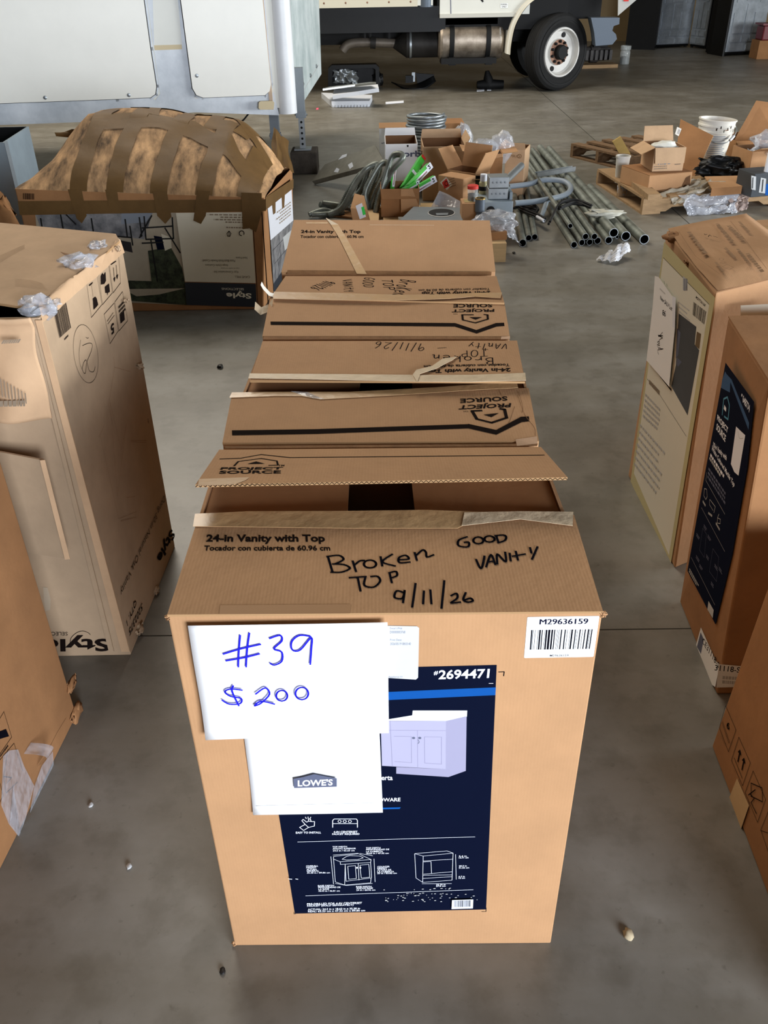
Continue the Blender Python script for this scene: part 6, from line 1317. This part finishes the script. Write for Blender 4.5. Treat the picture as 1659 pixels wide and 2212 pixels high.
p = at(1348, 138); t = thing('jar', 'clear jar holding black residue beside the gearbox', 'jar', p); mb = MB(); mb.lathe([(0, 0), (.09, 0), (.09, .2), (.08, .22), (.095, .24), (.095, .3), (.08, .3)], p, (0, 0, 1), GLASSY, 20); mb.build('body', t); mb = MB(); mb.lathe([(0, .005), (.08, .005), (.082, .1), (.03, .13), (0, .12)], p, (0, 0, 1), BLACK, 14); mb.build('residue', t)
# appliances
SILV = M('embossed galvanized panel', 'b4bbc0', .35, .4, var=.25, scale=6)
def appliance(lb, fl, fr, dep, h, front):
    c = corners(fl, fr, dep, .02, h); t = thing('appliance', lb, 'appliance', V((c[0].x, c[0].y, 0)), 'film-wrapped appliances by the far wall'); mb = MB(); mb.hexa(c, BLACKP); mb.build('cabinet', t, bevel=.01)
    for k in range(4): mb = MB(); q = c[k].lerp(sum(c[:4], V()) / 4, .12); mb.lathe([(.03, -.02), (.03, .0), (0, .0)], q, (0, 0, 1), BLACK, 8); mb.build('foot', t)
    if front:
        ex = (c[1] - c[0]); ez = V((0, 0, h - .02)); n = ez.cross(ex).normalized() * -1
        if n.y > 0: n = -n
        mb = MB(); mb.box(c[0] + ez * .04 + ex * .02, ex * .96, n * .03, ez * .94, SILV); bp = mb.build('back_panel', t)
        for (x0, x1, z0, z1) in ((.08, .36, .30, .58), (.40, .60, .30, .70), (.64, .92, .30, .58), (.10, .28, .72, .82), (.72, .90, .72, .82), (.36, .64, .74, .84), (.06, .46, .06, .14), (.54, .94, .06, .14), (.06, .34, .18, .26), (.38, .56, .18, .26), (.60, .94, .18, .26), (.04, .96, .88, .93)):
            mb = MB(); mb.box(c[0] + ez * z0 + ex * x0 + n * .03, ex * (x1 - x0), n * .02, ez * (z1 - z0), SILV); mb.build('embossed_plate', bp)
    return c
a, b = at(1414, 104), at(1486, 101)
A1 = appliance('black-sided appliance with silver back panel, nearest the truck bumper', (a.x, a.y), (b.x, b.y), .6, 1.15, True)
cA = at(1353, 104); mb = MB(); 
t = bpy.data.objects['appliance']; q = [at(1350, 106), at(1413, 108)]; zt = 1.12
mb.slab([q[0], q[1], q[1] + V((0, 0, zt)), q[0] + V((0, 0, zt))], .03, BLACKP); mb.build('side_panel', t)
a, b = at(1490, 102), at(1522, 106); appliance('darker appliance standing between the two with silver back panels', (a.x, a.y), (b.x, b.y), .5, 1.2, True)
a, b = at(1561, 121), at(1640, 117); appliance('larger silver-backed appliance at the right, in front of the others', (a.x, a.y), (b.x, b.y), .6, 1.25, True)
t = [o for o in bpy.data.objects if o.name.startswith('appliance')][-1]; q = [at(1528, 116), at(1560, 122)]; mb = MB(); mb.slab([q[0], q[1], q[1] + V((0, 0, 1.2)), q[0] + V((0, 0, 1.2))], .03, BLACKP); mb.build('side_panel', t)
p = at(1645, 128); c = corners((p.x - .1, p.y), (p.x + .5, p.y), .4, 0, on(1645, 88, p.y).z); carton('plain_carton', 'brown carton carrying a dark red case at the far right', c, CARD_D, False)
zt = c[4].z; mb = MB(); q = corners((p.x - .06, p.y + .02), (p.x + .5, p.y + .02), .35, zt, zt + .25); mb.hexa(q, M('dark red plastic', '6e2028', .4)); t = thing('red_case', 'dark red plastic case on the brown carton at the far right', 'case', q[0]); mb.build('body', t, bevel=.02); mb = MB(); mb.box(q[4] + V((-.04, -.04, 0)), V((.65, 0, 0)), V((0, .4, 0)), V((0, 0, .03)), M('dark red plastic', '6e2028', .4)); mb.build('lid', t)
# things on the floor in front of the truck
t = thing('black_tray', 'black plastic tray frame standing on edge behind the white fixtures', 'tray', at(760, 190)); y = at(760, 188).y - .3
Z = lambda u, v: on(u, v, y)
mb = MB()
Q = [(709, 148), (716, 141), (812, 139), (819, 146), (820, 186), (708, 188)]; I_ = [(718, 152), (722, 150), (806, 147), (811, 150), (812, 184), (717, 186)]
Qp, Ip = [Z(*p) for p in Q], [Z(*p) for p in I_]
for p in (Qp[4], Qp[5], Ip[4], Ip[5]): p.z = .0
n_ = V((0, .22, 0))
for i in range(6):
    j = (i + 1) % 6
    if i != 4: mb.hexa([Qp[i], Qp[j], Ip[j], Ip[i], Qp[i] + n_, Qp[j] + n_, Ip[j] + n_, Ip[i] + n_], BLACKP)
mb.poly([p + n_ * .8 for p in Ip], BLACKP); mb.build('frame', t)
mb = MB(); mb.grid(lambda u, v: Z(720 + 52 * u, 152 + 30 * v) + V((0, .08, 0)) + disp(V((u * 4, v * 4, 0)), .05, 1.5, 3), 14, 8, M('silver liner', '8f9496', .3, .6, var=.4, scale=14)); mb.build('silver_liner', t)
mb = MB(); vs, fs = crumple(tuple(at(815, 188)), (.10, .12, .22), 5, 3, .4); mb.add(vs, fs, BLACKP, True); mb.build('corner_lump', t)
def fixture(lb, quad, th, ridge):
    t = thing('light_fixture', lb, 'light fixture', quad[0], 'white light fixtures stacked by the trailer'); mb = MB(); mb.slab(quad, th, M('white enamel', 'dfe3ea', .4)); mb.build('housing', t, bevel=.008)
    mb = MB(); a, b = quad[0], quad[1]; n = 12
    for k in range(n):
        p = a.lerp(b, (k + .3) / n); mb.box(p + V((0, -.012, -th)), (b - a) * .4 / n, V((0, .012, 0)), V((0, 0, th * .35)), M('white enamel', 'dfe3ea', .4))
    if ridge: mb.build('rib_row', t)
    return t
z1 = .075; q = [at(716, 219, z1), at(798, 218, z1), at(804, 205, z1), at(694, 200, z1)]; fixture('bottom white ribbed light fixture of the stack on the floor by the trailer', q, z1 - .002, True)
q = [on(718, 206, 12.9), on(818, 190, 12.9), on(816, 182, 13.3), on(722, 192, 13.3)]; q = planar(q); t = fixture('middle white light fixture of the stack, tilted up to the right', q, .05, False)
q2 = [on(697, 192, 13.0), on(800, 178, 13.1), on(812, 178, 13.4), on(712, 188, 13.4)]; q2 = planar(q2); t = thing('light_fixture', 'top clear-covered light fixture of the stack by the trailer', 'light fixture', q2[0]); mb = MB(); mb.slab(q2, .022, M('grey lens', 'a3a49f', .2, .2)); mb.build('housing', t, bevel=.006); mb = MB(); mb.slab([p + V((0, 0, .006)) for p in q2], .004, GLASSY); mb.build('lens_cover', t)
# black moulding, bracket
t = thing('plastic_fairing', 'curved black plastic fairing lying on the floor below the muffler', 'fairing', at(890, 192)); y = at(890, 188).y
mb = MB(); mb.grid(lambda u, v: (lambda p: V((p.x, p.y, max(.005, p.z))))(on(845 + 92 * u + 4 * v, 173 + 18 * math.sin(3.1 * (.1 + .85 * u)) - (1 - v) * (12 * u + 1), y) + V((0, -.3 * math.sin(3.14 * u) * v, 0))), 20, 6, BLACKP); mb.build('shell', t, solid=.02)
mb = MB(); P = [on(898, 158, y), on(938, 161, y), on(937, 178, y), on(902, 185, y)]; mb.slab(P[::-1], .06, BLACKP); mb.build('upright_panel', t); mb = MB(); mb.cbox(on(884, 178, y - .05), .12, .1, .1, BLACKP); mb.cbox(on(893, 176, y - .05), .05, .05, .13, STEEL); mb.build('fittings', t)
t = thing('black_bracket', 'black three-armed bracket lying on the floor under the fuel tank', 'bracket', at(1060, 193)); y = at(1060, 192).y; P0 = on(1056, 184, y); P0.z = .06
for (u, v, r0, r1) in ((1052, 153, .07, .03), (1030, 186, .07, .05), (1087, 193, .07, .06)):
    e = on(u, v, y); e.z = max(e.z, .06); mb = MB(); mb.tube([P0, P0.lerp(e, .5), e], .06, BLACK, 10, rs=[.085, r0, r1]); mb.build('arm', t)
for lb, (u0, v0, u1, v1, w) in (('flat white scrap on the floor before the black bracket', (1030, 195, 1046, 194, 3)), ('pale paper strip on the floor between the fixtures and the truck', (833, 222, 872, 219, 4)), ('short white scrap on the floor right of the longer one', (1052, 194, 1061, 194, 2)), ('tiny pink scrap on the floor by the trailer jack', (683, 235, 688, 234, 3))):
    mb = MB(); mb.slab([at(u0, v0 + w / 2, .006), at(u1, v1 + w / 2, .006), at(u1, v1 - w / 2, .006), at(u0, v0 - w / 2, .006)], .005, M('pink scrap', 'e8607a', .7) if 'pink' in lb else LWHITE); mb.solo('paper_scrap', lb, 'scrap')
# pebbles and crumbs on the near floor
for lb, u, v, s, m in (('small pale pebble on the floor right of the nearest carton', 1357, 2021, .011, M('tan pebble', 'b8a888', .8)), ('tiny dark crumb left of the row of cartons', 481, 2099, .006, DSTEEL), ('tiny pale chip on the floor left of the nearest carton', 280, 1873, .006, LGREY), ('tiny pale crumb on the floor below the near left carton', 197, 1740, .006, LGREY), ('tiny dark clod on the floor beside the tall worn carton', 476, 794, .016, DSTEEL), ('tiny dark twig on the floor by the pale pallet', 1110, 548, .012, DSTEEL)):
    p = at(u, v); mb = MB(); vs, fs = crumple(tuple(p), (s, s * 1.4, s), u % 50, 2, .4); mb.add(vs, fs, m, True); mb.solo('pebble', lb, 'pebble')
